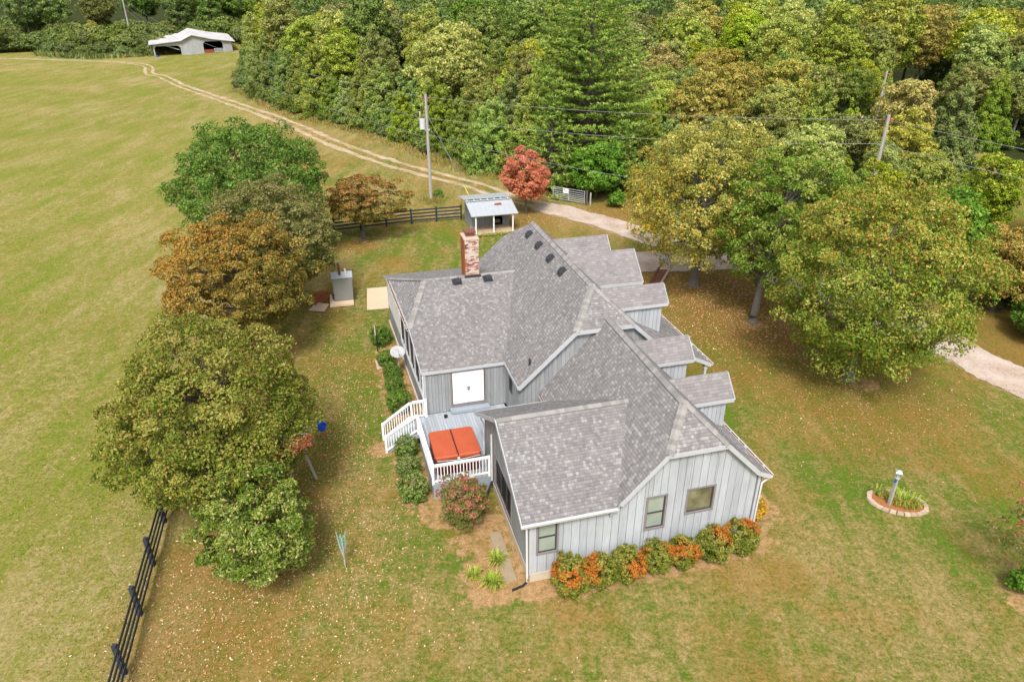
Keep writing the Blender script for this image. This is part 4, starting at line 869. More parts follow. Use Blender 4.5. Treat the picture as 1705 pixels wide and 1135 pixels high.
# wooden swing frame under the maple with a blue toddler seat
sw=empty('swing_frame',(-9.5,26.2,0),A15,'weathered wooden swing frame at the edge of the big maple','swing frame')
MB().beam((-.05,-1.3,2.25),(.0,1.3,2.25),.12,.16).build('top_beam',M['polewood'],sw)
for y_ in (-1.3,1.5):
    for x_ in (-.75,.55): MB().beam((x_*.9,y_,0),(0,y_,2.3),.1,.1).build('leg',M['polewood'],sw)
bs=empty('toddler_swing',(-8.95,27.7,.25),.5,'blue plastic bucket swing seat with a red strap at the edge of the big maple','swing'); bs.scale=(.8,.8,.8)
mb=MB(); n=14
prof=[(.10,.62),(.17,.66),(.23,.86),(.25,1.04),(.225,1.05),(.2,.88),(.15,.70)]
V=[(r_*1.15*math.cos(2*PI*k/n),r_*math.sin(2*PI*k/n),z_+(.16 if 3<=k<=10 and z_>.8 else 0)) for r_,z_ in prof for k in range(n)]
F_=[(i*n+k,i*n+(k+1)%n,(i+1)*n+(k+1)%n,(i+1)*n+k) for i in range(len(prof)-1) for k in range(n)]+[tuple(range(n))]
mb.add(V,F_); mb.build('seat',M['blue'],bs)
MB().box(-.05,.05,-.42,-.24,.5,.62).build('strap',M['red'],bs)
for x_ in (-.22,.22): MB().tube([(x_,0,1.05),(x_*.6-.1,-.1,2.2)],.012,4).build('rope',M['wire'],bs)
# ------------------------------------------------------------------ barn
by0=ztf(-83,200)
barn=empty('barn',(-92.2,196.1,by0-.2),math.atan2(.41,.912),'long pale tin-roofed barn with open bays in front of the woods','barn')
BD=21.0; xr=9.6; W_=19.2
def bz(x): return np.interp(x,[-.6,6.8,xr,15,W_+.8],[2.9,3.6,4.9,3.7,3.05])
bxs=[-.9,6.8,xr,14.5,W_+.9]
for a,b in zip(bxs[:-1],bxs[1:]):
    rf=MB().prism([(a,-.7,bz(a)),(b,-.7,bz(b)),(b,BD,bz(b)+.4),(a,BD,bz(a)+.4)],(0,0,-.08)).build('roof',M['barnroof'],barn)
    k=int(BD/1.5)
    for i in range(k): MB().beam((a,-.7+i*1.5,bz(a)+.03+.4*i/k),(b,-.7+i*1.5,bz(b)+.03+.4*i/k),.06,.05).build('roof_seam',M['barnroof'],rf)
bw_=[(0.0,.5,0,3.0),(6.7,7.3,0,3.5),(11.8,12.3,0,4.3),(17.1,17.5,0,3.1)]
segs=[(0,6.8,2.45,'open'),(6.8,11.8,0,'door'),(11.8,17.2,3.2,'open'),(17.2,W_,0,'door')]
for s0,s1,zo,kind in segs:
    pts=[s0]+[x for x in bxs if s0<x<s1]+[s1]
    if kind=='open':
        c=.5
        poly=[(s0,0,0),(s0+.3,0,0),(s0+.3,0,zo-c),(s0+.3+c,0,zo),(s1-.3-c,0,zo),(s1-.3,0,zo-c),(s1-.3,0,0),(s1,0,0)]+[(x,0,bz(x)-.1) for x in pts[::-1]]
    else: poly=[(s0,0,0),(s1,0,0)]+[(x,0,bz(x)-.1) for x in pts[::-1]]
    MB().prism(poly,(0,.12,0)).build('front_wall',M['barnwall'],barn)
    if kind=='door':
        m_=2 if s1-s0>3 else 1; s0_=s0+.5;s1_=s1-.5
        for i in range(m_):
            a=s0_+(s1_-s0_)*i/m_; b=s0_+(s1_-s0_)*(i+1)/m_; MB().prism([(a+.04,-.08,.1),(b-.04,-.08,.1),(b-.04,-.08,2.3),(b-.34 if i==m_-1 else b-.04,-.08,2.75),(a+.34 if i==0 else a+.04,-.08,2.75),(a+.04,-.08,2.3)],(0,.06,0)).build('barn_door',M['barnwall'],barn)
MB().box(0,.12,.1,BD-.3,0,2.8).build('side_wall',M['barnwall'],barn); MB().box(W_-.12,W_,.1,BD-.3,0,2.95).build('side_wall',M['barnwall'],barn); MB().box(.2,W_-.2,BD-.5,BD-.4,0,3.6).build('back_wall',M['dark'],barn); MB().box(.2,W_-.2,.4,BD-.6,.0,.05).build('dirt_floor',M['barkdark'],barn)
for z in (.35,.6,.85,1.1,1.35): MB().tube([(14.6,.3,z),(16.9,.3,z)],.05,5).build('gate_bar',M['galv'],barn)
MB().box(12.2,14.5,.25,.33,.1,1.2).build('rusty_gate',M['rust'],barn); MB().beam((2.5,1,2.6),(6.2,.4,1.4),.12,.12).build('brace',M['galv'],barn)
MB().box(.9,1.5,-1.2,-.8,0,.35).build('feed_trough',M['blue'],None,label='small blue trough at the left front corner of the barn',cat='trough').location=(-92.2,196.1,by0-.2)
# distant house roof glimpsed between trees
rh=empty('far_house',(2.5,150,ztf(2.5,150)),.3,'grey house roof glimpsed through the trees left of the big pine','house')
MB().prism([(-5,-4,4.5),(5,-4,4.5),(5,0,8.0),(-5,0,8.0)],(0,0,.12)).build('roof',M['shingle_far'],rh); MB().prism([(-5,4,4.5),(5,4,4.5),(5,.01,8.0),(-5,.01,8.0)],(0,0,.12)).build('roof',M['shingle_far'],rh); MB().box(-4.7,4.7,-3.7,3.7,0,4.5).build('wall',M['barnwall'],rh)

# ------------------------------------------------------------------ vegetation generators
def nrm(a): return a/np.maximum(np.linalg.norm(a,axis=-1,keepdims=True),1e-9)
def fib(n,rng,jit=.6):
    i=np.arange(n)+.5; ph=np.arccos(1-2*i/n); th=PI*(1+5**.5)*i
    d=np.stack([np.cos(th)*np.sin(ph),np.sin(th)*np.sin(ph),np.cos(ph)],-1); return nrm(d+rng.normal(0,jit/np.sqrt(n)*2,d.shape))
def leaves(P,nrml,rng,size,asp=.55,axis=None,var=.35):
    n=len(P); t=rng.normal(size=(n,3)) if axis is None else axis+rng.normal(0,.35,(n,3))
    a=nrm(t-nrml*np.sum(t*nrml,-1,keepdims=True)); b=np.cross(nrml,a)
    l=size*(1+rng.uniform(-var,var,(n,1))); h=l*.5; w_=l*asp*.5
    V=np.stack([P-a*h,P+b*w_+a*h*.1,P+a*h,P-b*w_+a*h*.1],1).reshape(-1,3); F_=np.arange(4*n).reshape(n,4); return V,F_
def crown(name,seed,rx,rz,nc,nl,size,cr,mat,zc=0,shape='round',asp=.6,fill=.16,acc=None,flat=.62,rough=.2,ry=None,low=.75,upb=.5,tb=0.0,vary=.35,droop=0,bough=.2,bdepth=.13):
    rng=np.random.default_rng(seed); ry=ry or rx
    if shape=='cone':
        t=1-np.sqrt(rng.uniform(0,1,nc)*.97+.0); t=np.sort(t); th=rng.uniform(0,2*PI,nc)
        R_=(1-t)**.8*(1+rng.normal(0,.13,nc))+.05; f=np.where(rng.random(nc)<.8,rng.uniform(.8,1.05,nc),rng.uniform(.3,.8,nc))
        bulge=1+.16*np.sin(3*th+rng.uniform(0,6))+.1*np.sin(5*th+t*9)
        C_=np.stack([rx*R_*f*bulge*np.cos(th),ry*R_*f*bulge*np.sin(th),-rz+2*rz*t],-1); D=nrm(np.stack([np.cos(th),np.sin(th),np.full(nc,.35)],-1)); outer=f
        crs=cr*(.65+.6*(1-t))
    else:
        D=fib(nc,rng); K=9; Ld=nrm(rng.normal(size=(K,3))*[1,1,.7]); am=rng.uniform(.4,1,K)
        bum=(am*np.exp((D@Ld.T-1)*7)).sum(1); bum=bum/bum.max()
        R_=1-rough+rough*1.35*bum+rng.normal(0,.045,nc)
        bo_=fib(max(8,int(nc*bough)),rng,.9); ang=np.sort(np.arccos(np.clip(D@bo_.T,-1,1)),axis=1)[:,0]; wbo=math.sqrt(4*PI/len(bo_))*.5; R_=R_*(1.05-bdepth*np.clip(ang/wbo,0,1.3)**2)
        f=np.where(rng.random(nc)<1-fill,rng.uniform(.86,1.0,nc),rng.uniform(.35,.86,nc))
        C_=D*np.array([rx,ry,rz])*(R_*f)[:,None]
        if shape=='layered': C_[:,2]=np.round(C_[:,2]/(rz*.26))*(rz*.26)+rng.normal(0,.15,nc)
        if shape=='broad': C_[:,:2]*=(1+.15*np.clip(-D[:,2:],0,1))
        C_[:,2]=np.where(C_[:,2]<0,C_[:,2]*low,C_[:,2]); outer=f*R_; crs=np.full(nc,cr)*rng.uniform(.6,1.35,nc)
    ct=rng.uniform(0,1,nc); N_=nc*nl; ci=np.repeat(np.arange(nc),nl)
    if acc is not None: am_=acc(C_/np.array([rx,ry,rz]),rng)     # 0..1 chance that a clump's leaves carry the accent tone
    wd=nrm(rng.normal(size=(N_,3))+.55*D[ci]+np.array([0,0,upb])); rad=rng.uniform(.35,1,N_)**.5
    P=C_[ci]+wd*(crs[ci]*rad)[:,None]*np.array([1,1,flat])
    if droop: P[:,2]-=droop*np.linalg.norm(P[:,:2]-C_[ci][:,:2],axis=1)
    nn=nrm(.42*wd+.30*D[ci]*[1,1,.4]+np.array([0,0,.30])+rng.normal(0,.58,(N_,3)))
    if shape=='cone': ax=nrm(D[ci]*.6+np.array([0,0,.7])+rng.normal(0,.3,(N_,3)))
    else: ax=None
    V,F_=leaves(P,nn,rng,size,asp,ax,vary)
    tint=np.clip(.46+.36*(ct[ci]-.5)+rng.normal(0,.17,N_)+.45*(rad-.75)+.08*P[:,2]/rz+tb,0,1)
    V[:,2]+=zc
    at={'tint':('FACE',tint)}
    if acc is not None: at['acc']=('FACE',(rng.random(N_)<am_[ci]).astype(float)*rng.uniform(.6,1,N_))
    me=quads_mesh(name,V,F_,mat,at); return me,C_+np.array([0,0,zc])
def trunk_mesh(C_,h0,r0,zbase,mat,nl,seed,off=(0,0),top=.75,pal=False,mult=1):
    """tapered trunk with limbs reaching toward a sample of the crown's clumps"""
    rng=random.Random(seed); mb=MB(); ctr=C_.mean(0); zt_=C_[:,2].max(); fork=Vector((ctr[0]*.12,ctr[1]*.12,h0))
    topp=Vector((ctr[0],ctr[1],h0+(zt_-h0)*top))
    mb.tube([(off[0],off[1],zbase-.15),(off[0],off[1],zbase+.12),(off[0]*.85,off[1]*.85,zbase+.5),fork,fork.lerp(topp,.5)+Vector((rng.uniform(-.2,.2),rng.uniform(-.2,.2),0)),topp],[r0*1.75,r0*1.25,r0,r0*.8,r0*.45,r0*.08],8)
    ids=list(range(len(C_))); rng.shuffle(ids)
    for i in ids[:nl]:
        e=Vector(C_[i]); t=max(.0,min(.9,(e.z-h0)/(max(.1,topp.z-h0))*.75-.1)); s=fork.lerp(topp,max(0,t)); 
        if e.z<h0: s=Vector((off[0],off[1],zbase)).lerp(fork,.8)
        m_=s.lerp(e,.5)+Vector((rng.uniform(-.25,.25),rng.uniform(-.25,.25),.1*(e-s).length)); r_=r0*.34*(1-.5*t)
        mb.tube([s,m_,e],[r_,r_*.6,r_*.15],5,False)
    return mb.mesh('trunk',mat)
def plant(name,x,y,cm,tm,label,cat='tree',group=None,rz=0,scale=1,z=None,extra=()):
    r=empty(name,(x,y,ztf(x,y) if z is None else z),rz,label,cat,group); r.scale=(scale,)*3 if not hasattr(scale,'__len__') else scale
    if tm is not None: link(bpy.data.objects.new('trunk',tm),r)
    link(bpy.data.objects.new('crown' if cat=='tree' else 'foliage',cm),r)
    for n_,m_ in extra: link(bpy.data.objects.new(n_,m_),r)
    return r
# tones
LM={}
LM['maple']=leafmat('maple_leaves',[(.045,.09,.007),(.105,.145,.012),(.20,.21,.032),(.34,.29,.085)],[(.26,.14,.03),(.38,.23,.07)],.3)
LM['magnolia']=leafmat('glossy_leaves',[(.03,.075,.006),(.07,.13,.011),(.14,.19,.025),(.36,.36,.10)],[(.45,.36,.12),(.60,.48,.24)],.25,rough=.35)
LM['orange']=leafmat('orange_brown_leaves',[(.050,.068,.010),(.115,.11,.016),(.19,.155,.028),(.31,.24,.07)],[(.36,.15,.018),(.52,.27,.05)],.3)
LM['olive']=leafmat('olive_leaves',[(.045,.075,.010),(.10,.12,.020),(.17,.165,.045),(.26,.22,.085)],[(.22,.17,.08),(.30,.24,.12)],.3)
LM['green']=leafmat('green_leaves',[(.030,.080,.008),(.060,.135,.013),(.11,.195,.024),(.22,.27,.065)],[(.16,.20,.06),(.25,.27,.10)],.3)
LM['dogwood']=leafmat('dogwood_leaves',[(.055,.07,.012),(.12,.11,.018),(.20,.15,.03),(.32,.22,.07)],[(.36,.09,.025),(.52,.20,.07)],.3)
LM['redpink']=leafmat('red_pink_leaves',[(.22,.10,.03),(.40,.14,.05),(.52,.19,.10),(.62,.30,.18)],[(.50,.12,.08),(.65,.26,.20)],.35)
LM['pine']=leafmat('pine_needles',[(.022,.070,.008),(.075,.155,.016),(.175,.265,.036),(.34,.42,.08)],None,.2,rough=.6)
LM['cedar']=leafmat('cedar_sprays',[(.035,.080,.006),(.085,.145,.012),(.165,.215,.026),(.29,.30,.06)],None,.2,objv=.65,rough=.65)
LM['holly']=leafmat('fresh_green_leaves',[(.03,.085,.007),(.065,.16,.012),(.12,.24,.02),(.22,.33,.05)],None,.3)
LM['yellow']=leafmat('yellow_turning_leaves',[(.085,.12,.012),(.19,.205,.028),(.32,.305,.06),(.54,.48,.18)],[(.62,.28,.012),(.75,.42,.05)],.35)
LM['green2']=leafmat('spring_green_leaves',[(.035,.09,.007),(.085,.165,.012),(.16,.235,.025),(.34,.33,.10)],[(.40,.20,.03),(.5,.3,.08)],.33)
LM['r3']=leafmat('green_leaves_with_orange',[(.045,.098,.007),(.115,.18,.014),(.215,.25,.030),(.40,.39,.11)],[(.48,.19,.025),(.62,.32,.08)],.33)
LM['forestA']=leafmat('woodland_green',[(.026,.06,.007),(.06,.115,.010),(.12,.175,.020),(.24,.27,.06)],None,.25,objv=.6)
LM['forestB']=leafmat('woodland_yellow_green',[(.06,.10,.008),(.135,.18,.014),(.23,.26,.028),(.38,.38,.08)],None,.3,objv=.6)
LM['forestC']=leafmat('woodland_tan_orange',[(.07,.09,.012),(.155,.165,.022),(.26,.24,.042),(.40,.35,.09)],[(.45,.24,.03),(.55,.34,.08)],.3,objv=.5)
LM['forestD']=leafmat('woodland_olive_grey',[(.045,.065,.014),(.10,.125,.026),(.18,.185,.045),(.29,.27,.09)],None,.3,objv=.4)
LM['box']=leafmat('boxwood_leaves',[(.020,.055,.006),(.045,.105,.009),(.085,.165,.015),(.17,.25,.04)],[(.28,.26,.12),(.42,.34,.2)],.2,rough=.45)
LM['burn']=leafmat('shrub_leaves_turning',[(.040,.072,.006),(.095,.130,.011),(.18,.185,.028),(.32,.28,.07)],[(.42,.065,.012),(.60,.19,.022)],.25)
LM['myrtle']=leafmat('crape_myrtle_leaves',[(.05,.075,.012),(.10,.13,.02),(.18,.17,.05),(.30,.2,.1)],[(.60,.06,.09),(.75,.20,.22)],.3)
LM['blade']=leafmat('strap_leaves',[(.08,.14,.012),(.17,.25,.022),(.30,.36,.05),(.48,.46,.13)],[(.75,.6,.1),(.8,.65,.2)],.35)
LM['grassy']=leafmat('tall_dry_grass',[(.14,.15,.03),(.24,.22,.055),(.34,.27,.09),(.44,.34,.15)],[(.30,.14,.04),(.4,.2,.07)],.35)
LM['brown']=leafmat('dead_brown_leaves',[(.09,.035,.015),(.17,.06,.025),(.25,.09,.035),(.34,.15,.07)],None,.25)
LM['litter']=leafmat('fallen_leaves',[(.20,.085,.03),(.36,.18,.07),(.46,.30,.16),(.62,.50,.34)],None,.1)
LM['under']=leafmat('undergrowth',[(.03,.055,.010),(.07,.11,.016),(.13,.17,.03),(.22,.23,.06)],None,.25,objv=.5)

# --- the individual trees round the house
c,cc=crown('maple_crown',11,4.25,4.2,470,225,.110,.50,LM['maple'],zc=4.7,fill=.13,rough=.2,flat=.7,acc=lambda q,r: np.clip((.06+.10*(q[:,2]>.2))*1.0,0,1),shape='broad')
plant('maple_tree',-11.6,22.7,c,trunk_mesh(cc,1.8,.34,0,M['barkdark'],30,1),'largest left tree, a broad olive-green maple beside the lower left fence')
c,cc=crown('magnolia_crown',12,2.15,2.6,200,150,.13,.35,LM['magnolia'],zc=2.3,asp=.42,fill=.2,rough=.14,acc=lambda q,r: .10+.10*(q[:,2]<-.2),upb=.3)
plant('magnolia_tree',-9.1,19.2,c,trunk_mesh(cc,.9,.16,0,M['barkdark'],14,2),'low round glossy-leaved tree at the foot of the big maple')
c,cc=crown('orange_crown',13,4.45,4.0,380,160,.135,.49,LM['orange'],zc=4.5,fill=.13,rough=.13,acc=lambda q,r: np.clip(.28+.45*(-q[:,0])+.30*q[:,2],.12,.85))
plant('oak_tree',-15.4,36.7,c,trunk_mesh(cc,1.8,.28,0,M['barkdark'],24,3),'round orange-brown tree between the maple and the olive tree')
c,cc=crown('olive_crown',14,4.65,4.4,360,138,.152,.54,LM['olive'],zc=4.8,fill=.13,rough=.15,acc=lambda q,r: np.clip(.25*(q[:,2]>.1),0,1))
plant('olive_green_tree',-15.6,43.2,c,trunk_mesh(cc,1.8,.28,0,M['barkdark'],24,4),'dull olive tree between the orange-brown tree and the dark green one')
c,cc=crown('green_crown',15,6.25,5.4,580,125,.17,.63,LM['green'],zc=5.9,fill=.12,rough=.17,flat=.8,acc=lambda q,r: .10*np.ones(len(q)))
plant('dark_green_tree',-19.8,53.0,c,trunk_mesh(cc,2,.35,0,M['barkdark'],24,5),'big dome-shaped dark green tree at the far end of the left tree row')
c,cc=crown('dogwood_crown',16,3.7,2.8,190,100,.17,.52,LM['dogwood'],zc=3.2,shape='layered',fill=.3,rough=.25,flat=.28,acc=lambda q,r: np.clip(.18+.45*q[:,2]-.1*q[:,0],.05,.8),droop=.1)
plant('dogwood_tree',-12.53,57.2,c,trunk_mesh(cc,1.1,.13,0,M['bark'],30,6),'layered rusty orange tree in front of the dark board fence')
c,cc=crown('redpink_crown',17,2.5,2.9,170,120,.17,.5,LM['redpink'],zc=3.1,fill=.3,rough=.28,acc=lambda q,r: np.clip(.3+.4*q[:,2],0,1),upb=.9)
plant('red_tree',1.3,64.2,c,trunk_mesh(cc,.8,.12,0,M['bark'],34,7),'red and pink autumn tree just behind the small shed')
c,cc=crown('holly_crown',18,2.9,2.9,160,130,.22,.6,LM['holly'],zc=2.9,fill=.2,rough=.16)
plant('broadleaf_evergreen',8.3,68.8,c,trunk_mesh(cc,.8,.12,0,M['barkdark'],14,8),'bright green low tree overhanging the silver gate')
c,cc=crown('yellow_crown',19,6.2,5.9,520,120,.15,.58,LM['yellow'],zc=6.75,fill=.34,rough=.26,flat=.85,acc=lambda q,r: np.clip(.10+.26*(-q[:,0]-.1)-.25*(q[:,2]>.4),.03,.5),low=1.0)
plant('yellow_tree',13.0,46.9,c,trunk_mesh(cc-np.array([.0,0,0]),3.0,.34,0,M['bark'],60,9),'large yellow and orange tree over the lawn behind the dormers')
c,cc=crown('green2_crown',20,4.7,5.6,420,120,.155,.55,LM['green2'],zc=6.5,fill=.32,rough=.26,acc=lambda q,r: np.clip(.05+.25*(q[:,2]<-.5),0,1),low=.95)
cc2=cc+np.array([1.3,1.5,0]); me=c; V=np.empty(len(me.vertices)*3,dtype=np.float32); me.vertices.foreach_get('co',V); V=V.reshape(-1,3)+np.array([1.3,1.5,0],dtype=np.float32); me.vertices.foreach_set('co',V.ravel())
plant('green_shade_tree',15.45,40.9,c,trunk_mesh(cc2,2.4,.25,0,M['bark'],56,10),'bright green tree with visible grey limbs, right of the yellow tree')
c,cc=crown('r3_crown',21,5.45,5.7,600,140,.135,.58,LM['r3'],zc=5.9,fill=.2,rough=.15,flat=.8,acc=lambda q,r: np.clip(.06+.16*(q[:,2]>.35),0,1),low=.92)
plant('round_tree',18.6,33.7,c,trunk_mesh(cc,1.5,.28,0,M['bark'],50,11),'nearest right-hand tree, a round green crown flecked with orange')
c,cc=crown('lush_crown',22,2.7,3.4,130,120,.22,.62,LM['holly'],zc=4.4,fill=.3,rough=.28)
plant('walnut_tree',29.0,44.5,c,trunk_mesh(cc,1.5,.16,0,M['bark'],20,12),'light green tree behind the round tree beside the far road bend')
c,cc=crown('amber_crown',23,3.2,3.1,220,130,.16,.55,LM['forestC'],zc=3.3,fill=.3,rough=.26,acc=lambda q,r: np.clip(.3*(q[:,0]<.2),0,1))
plant('amber_tree',31.8,42.6,c,trunk_mesh(cc,1.3,.2,0,M['barkdark'],22,13),'amber and green tree at the right edge beyond the gravel road')
c,cc=crown('darkbush_crown',24,2.3,1.7,120,110,.18,.5,LM['green'],zc=1.5,fill=.2,rough=.2)
plant('evergreen_shrub',32.6,38.3,c,None,'dark low evergreen shrub beside the gravel road at the right edge',cat='shrub')
# big white pine: whorls of branches carrying needle tufts
def pine(seed,H,Rm,nwh,mat,tuft=.75,card=(.42,.10),per=16,z0f=.03,prof=.62):
    rng=np.random.default_rng(seed); Ps=[];Ds=[];br=[]
    for k in range(nwh):
        f=z0f+(1-z0f)*(k/nwh)**.92; z=f*H; Rr=Rm*min(1,(1.02-f)**prof*1.12)*(1+rng.normal(0,.08)); nb=int(6+4*(1-f)); a0=rng.uniform(0,2*PI)
        for j in range(nb):
            a=a0+2*PI*j/nb+rng.normal(0,.12); L_=Rr*rng.uniform(.78,1.08); d=np.array([math.cos(a),math.sin(a),0]); side=np.array([-d[1],d[0],0])
            rise=.28+.5*f; zz=lambda s: z+rise*s*L_*.38+.04*L_*s*s-.12*L_*math.sin(s*2.6)*(1-f)
            br.append(([0,0,z],[*(d[:2]*L_*.5),zz(.5)],[*(d[:2]*L_*.97),zz(.97)],.03+.05*(1-f)))
            ns=max(3,int(L_*2.1))
            for s in np.linspace(.34,1,ns):
                wsp=L_*.27*(1-s*.6)*(.3+1.1*s); m_=max(1,int(wsp*2/.5))
                for q in np.linspace(-1,1,m_) if m_>1 else [0]:
                    p=d*L_*s+side*q*wsp+np.array([0,0,zz(s)+rng.normal(0,.10)-abs(q)*.12]); p[:2]+=rng.normal(0,.14,2); Ps.append(p); Ds.append(nrm(d*.8+side*q*.5+np.array([0,0,.45])))
    Ps=np.array(Ps);Ds=np.array(Ds); n=len(Ps); ci=np.repeat(np.arange(n),per); N_=n*per
    w_=nrm(rng.normal(size=(N_,3))+Ds[ci]*.9+np.array([0,0,.35])); P=Ps[ci]+w_*rng.uniform(.1,tuft*.5,(N_,1))*np.array([1,1,.55])
    nn=nrm(rng.normal(size=(N_,3))+np.array([0,0,.9])); V,F_=leaves(P,nn,rng,card[0],card[1]/card[0],w_*1.5+Ds[ci]*.5,.3)
    ct=rng.uniform(0,1,n); out=np.hypot(Ps[:,0],Ps[:,1])/Rm
    tint=np.clip(.40+.35*(ct[ci]-.5)+.30*out[ci]+rng.normal(0,.16,N_)+.25*w_[:,2],0,1)  # outer and upward needles tinted lighter: highlights put into the colour
    me=quads_mesh('pine_crown',V,F_,mat,{'tint':('FACE',tint)})
    mb=MB(); mb.tube([(0,0,-.1),(0,0,H*.5),(0,0,H*.98)],[.34,.22,.03],8)
    for a,b,c_,r_ in br: mb.tube([a,b,c_],[r_,r_*.6,r_*.2],4,False)
    return me,mb.mesh('trunk',M['barkdark'])
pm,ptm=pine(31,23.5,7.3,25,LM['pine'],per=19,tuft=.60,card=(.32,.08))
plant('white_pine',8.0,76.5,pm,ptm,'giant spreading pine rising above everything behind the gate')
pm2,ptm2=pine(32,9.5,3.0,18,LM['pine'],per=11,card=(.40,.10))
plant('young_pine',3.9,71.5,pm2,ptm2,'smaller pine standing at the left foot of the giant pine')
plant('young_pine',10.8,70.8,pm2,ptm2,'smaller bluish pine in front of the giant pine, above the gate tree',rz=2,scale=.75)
# --- woodland prototypes (shared meshes), then copies
PR={}
def proto(key,*a,nlimb=14,bark='bark',h0=2.5,r0=.22,**k):
    c_,q=crown(key+'_crown',*a,**k); PR[key]=(c_,trunk_mesh(q,h0,r0,0,M[bark],nlimb,hash(key)%97 if False else a[0]))
A_=lambda q,r: np.clip(.10+0*q[:,0],0,1)
proto('cedarA',41,2.2,4.4,300,90,.24,.36,LM['cedar'],zc=4.3,shape='cone',asp=.34,flat=1.0,bark='barkdark',nlimb=4,h0=1,r0=.12)
proto('cedarB',42,2.6,4.6,330,90,.25,.40,LM['cedar'],zc=4.6,shape='cone',asp=.34,flat=1.0,bark='barkdark',nlimb=4,h0=1,r0=.12)
for i,(k,m_) in enumerate((('A','forestA'),('B','forestB'),('C','forestC'),('D','forestD'))):
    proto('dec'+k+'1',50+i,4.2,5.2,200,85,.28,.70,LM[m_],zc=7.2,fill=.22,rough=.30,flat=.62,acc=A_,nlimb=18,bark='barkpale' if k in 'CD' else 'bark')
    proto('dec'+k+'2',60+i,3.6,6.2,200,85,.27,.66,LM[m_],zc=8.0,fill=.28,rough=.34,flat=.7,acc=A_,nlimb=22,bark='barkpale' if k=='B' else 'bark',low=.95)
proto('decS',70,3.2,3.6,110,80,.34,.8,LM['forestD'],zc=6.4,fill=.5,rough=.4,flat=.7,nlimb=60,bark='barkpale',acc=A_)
proto('shrubA',71,2.4,1.7,90,80,.28,.6,LM['under'],zc=1.3,fill=.2,rough=.25,nlimb=3,h0=.4,r0=.05)
LBL={'cedar':('cedar_tree','pointed green cedar standing among the woodland trees','cedars'),
 'decA':('woodland_tree','dark green broadleaf tree in the woodland','dark green woodland trees'),'decB':('woodland_tree','yellow-green broadleaf tree in the woodland','yellow-green woodland trees'),
 'decC':('woodland_tree','tan and orange turning tree in the woodland','tan woodland trees'),'decD':('woodland_tree','dull olive-grey tree in the woodland','olive-grey woodland trees'),
 'decS':('bare_tree','thin half-bare grey tree in the woodland','half-bare woodland trees'),'shrubA':('undergrowth_shrub','low green shrub at the foot of the woodland edge','shrubs at the wood edge')}
WHERE=[(-.50,'left of the lone pole'),(-.40,'behind the white barn'),(-.30,'just right of the barn'),(-.21,'above the big dark green tree'),(-.13,'left of the transformer pole'),(-.06,'just above the transformer pole'),(.03,'left of the giant pine'),(.14,'beside the giant pine'),(.25,'above the yellow tree'),(.38,'above the green shade tree'),(.47,'left of the right pole'),(.56,'beside the dark lane'),(.66,'right of the dark lane'),(9,'at the right edge of the view')]
rngF=random.Random(77); placed=[]
KEEP=[(48,60,6),(50,67,6),(47,88,5),(51,96,5),(43,80,4),(46,65,5),(53,75,9),(40,57,3),(8,76.5,6.0),(3.9,71.5,2.2),(10.8,70.8,2.0),(8.3,68.8,2.6),(2.5,150,5),(56,80,9.5),(29.4,57.1,1.0),(42.1,84.5,1.2),(50,58,2)]
LANE=[(38,88),(43,92),(50,99),(56.3,105),(63,115),(71.2,127)]
def free(x,y,r,lane=3.2):
    for (a,b,q) in KEEP:
        if math.hypot(x-a,y-b)<q+r*.75: return False
    for (x0,y0),(x1,y1) in zip(LANE[:-1],LANE[1:]):
        dx,dy=x1-x0,y1-y0; t=max(0,min(1,((x-x0)*dx+(y-y0)*dy)/(dx*dx+dy*dy)))
        if math.hypot(x-x0-t*dx,y-y0-t*dy)<lane+r*.5: return False
    for (a,b,q) in placed:
        if math.hypot(x-a,y-b)<(q+r)*.74: return False
    return True
def put(key,x,y,s,rz=None,label=None,force=False):
    fam=key[:5] if key.startswith('cedar') else (key[:4] if key[:3]=='dec' else key)
    n_,l_,g_=LBL[fam]; rad={'cedar':2.4,'decA':4.2,'decB':4.2,'decC':4.2,'decD':4.2,'decS':3.2,'shrubA':2.2}[fam]*s
    if not force and not free(x,y,rad): return False
    placed.append((x,y,rad)); c_,t_=PR[key]; 
    zs=s*rngF.uniform(.92,1.12)
    if not label and fam!='shrubA':
        q_=x/y; wh=next(t for v,t in WHERE if q_<v); dp='at wood edge' if math.hypot(x,y)<98 else ('mid wood' if math.hypot(x,y)<140 else 'deep in wood')
        l_=l_.split(' in the ')[0].split(' standing ')[0]+' '+dp+', '+wh
    elif fam=='shrubA': l_='low green shrub at wood foot, '+next(t for v,t in WHERE if x/y<v)
    plant(n_,x,y,c_,t_,label or l_,'shrub' if fam=='shrubA' else 'tree',g_,rngF.uniform(0,6.28) if rz is None else rz,(s,s,zs)); return True
# specific trees seen in the photograph
for key,x,y,s,lab in [('cedarB',43.2,71,1.12,'tall bright green conical tree above the dark lane at the right'),('decB1',35.6,60.5,.6,'pale yellow-green tree just below the right utility pole'),('decB2',31.0,59.5,.62,'olive tree hiding the base of the right utility pole'),
    ('decB2',28.3,53.2,.55,'small olive tree in front of the right utility pole'),('decB1',26.0,62,.8,'green tree behind the yellow tree and left of the right pole'),('decC1',20,78,.95,'warm tan tree between the giant pine and the yellow tree'),('decS',19.5,70.5,.9,'pale half-bare tree just right of the giant pine'),('decC2',31,86,.95,'golden tan tree standing above the yellow tree'),
    ('cedarA',15.8,71.0,.95,'dark pointed cedar between the giant pine and the yellow tree'),('decC1',-119,219,.62,'rounded ochre bush-like tree behind the hedge left of the lone pole')]:
    put(key,x,y,s,label=lab,force=True)
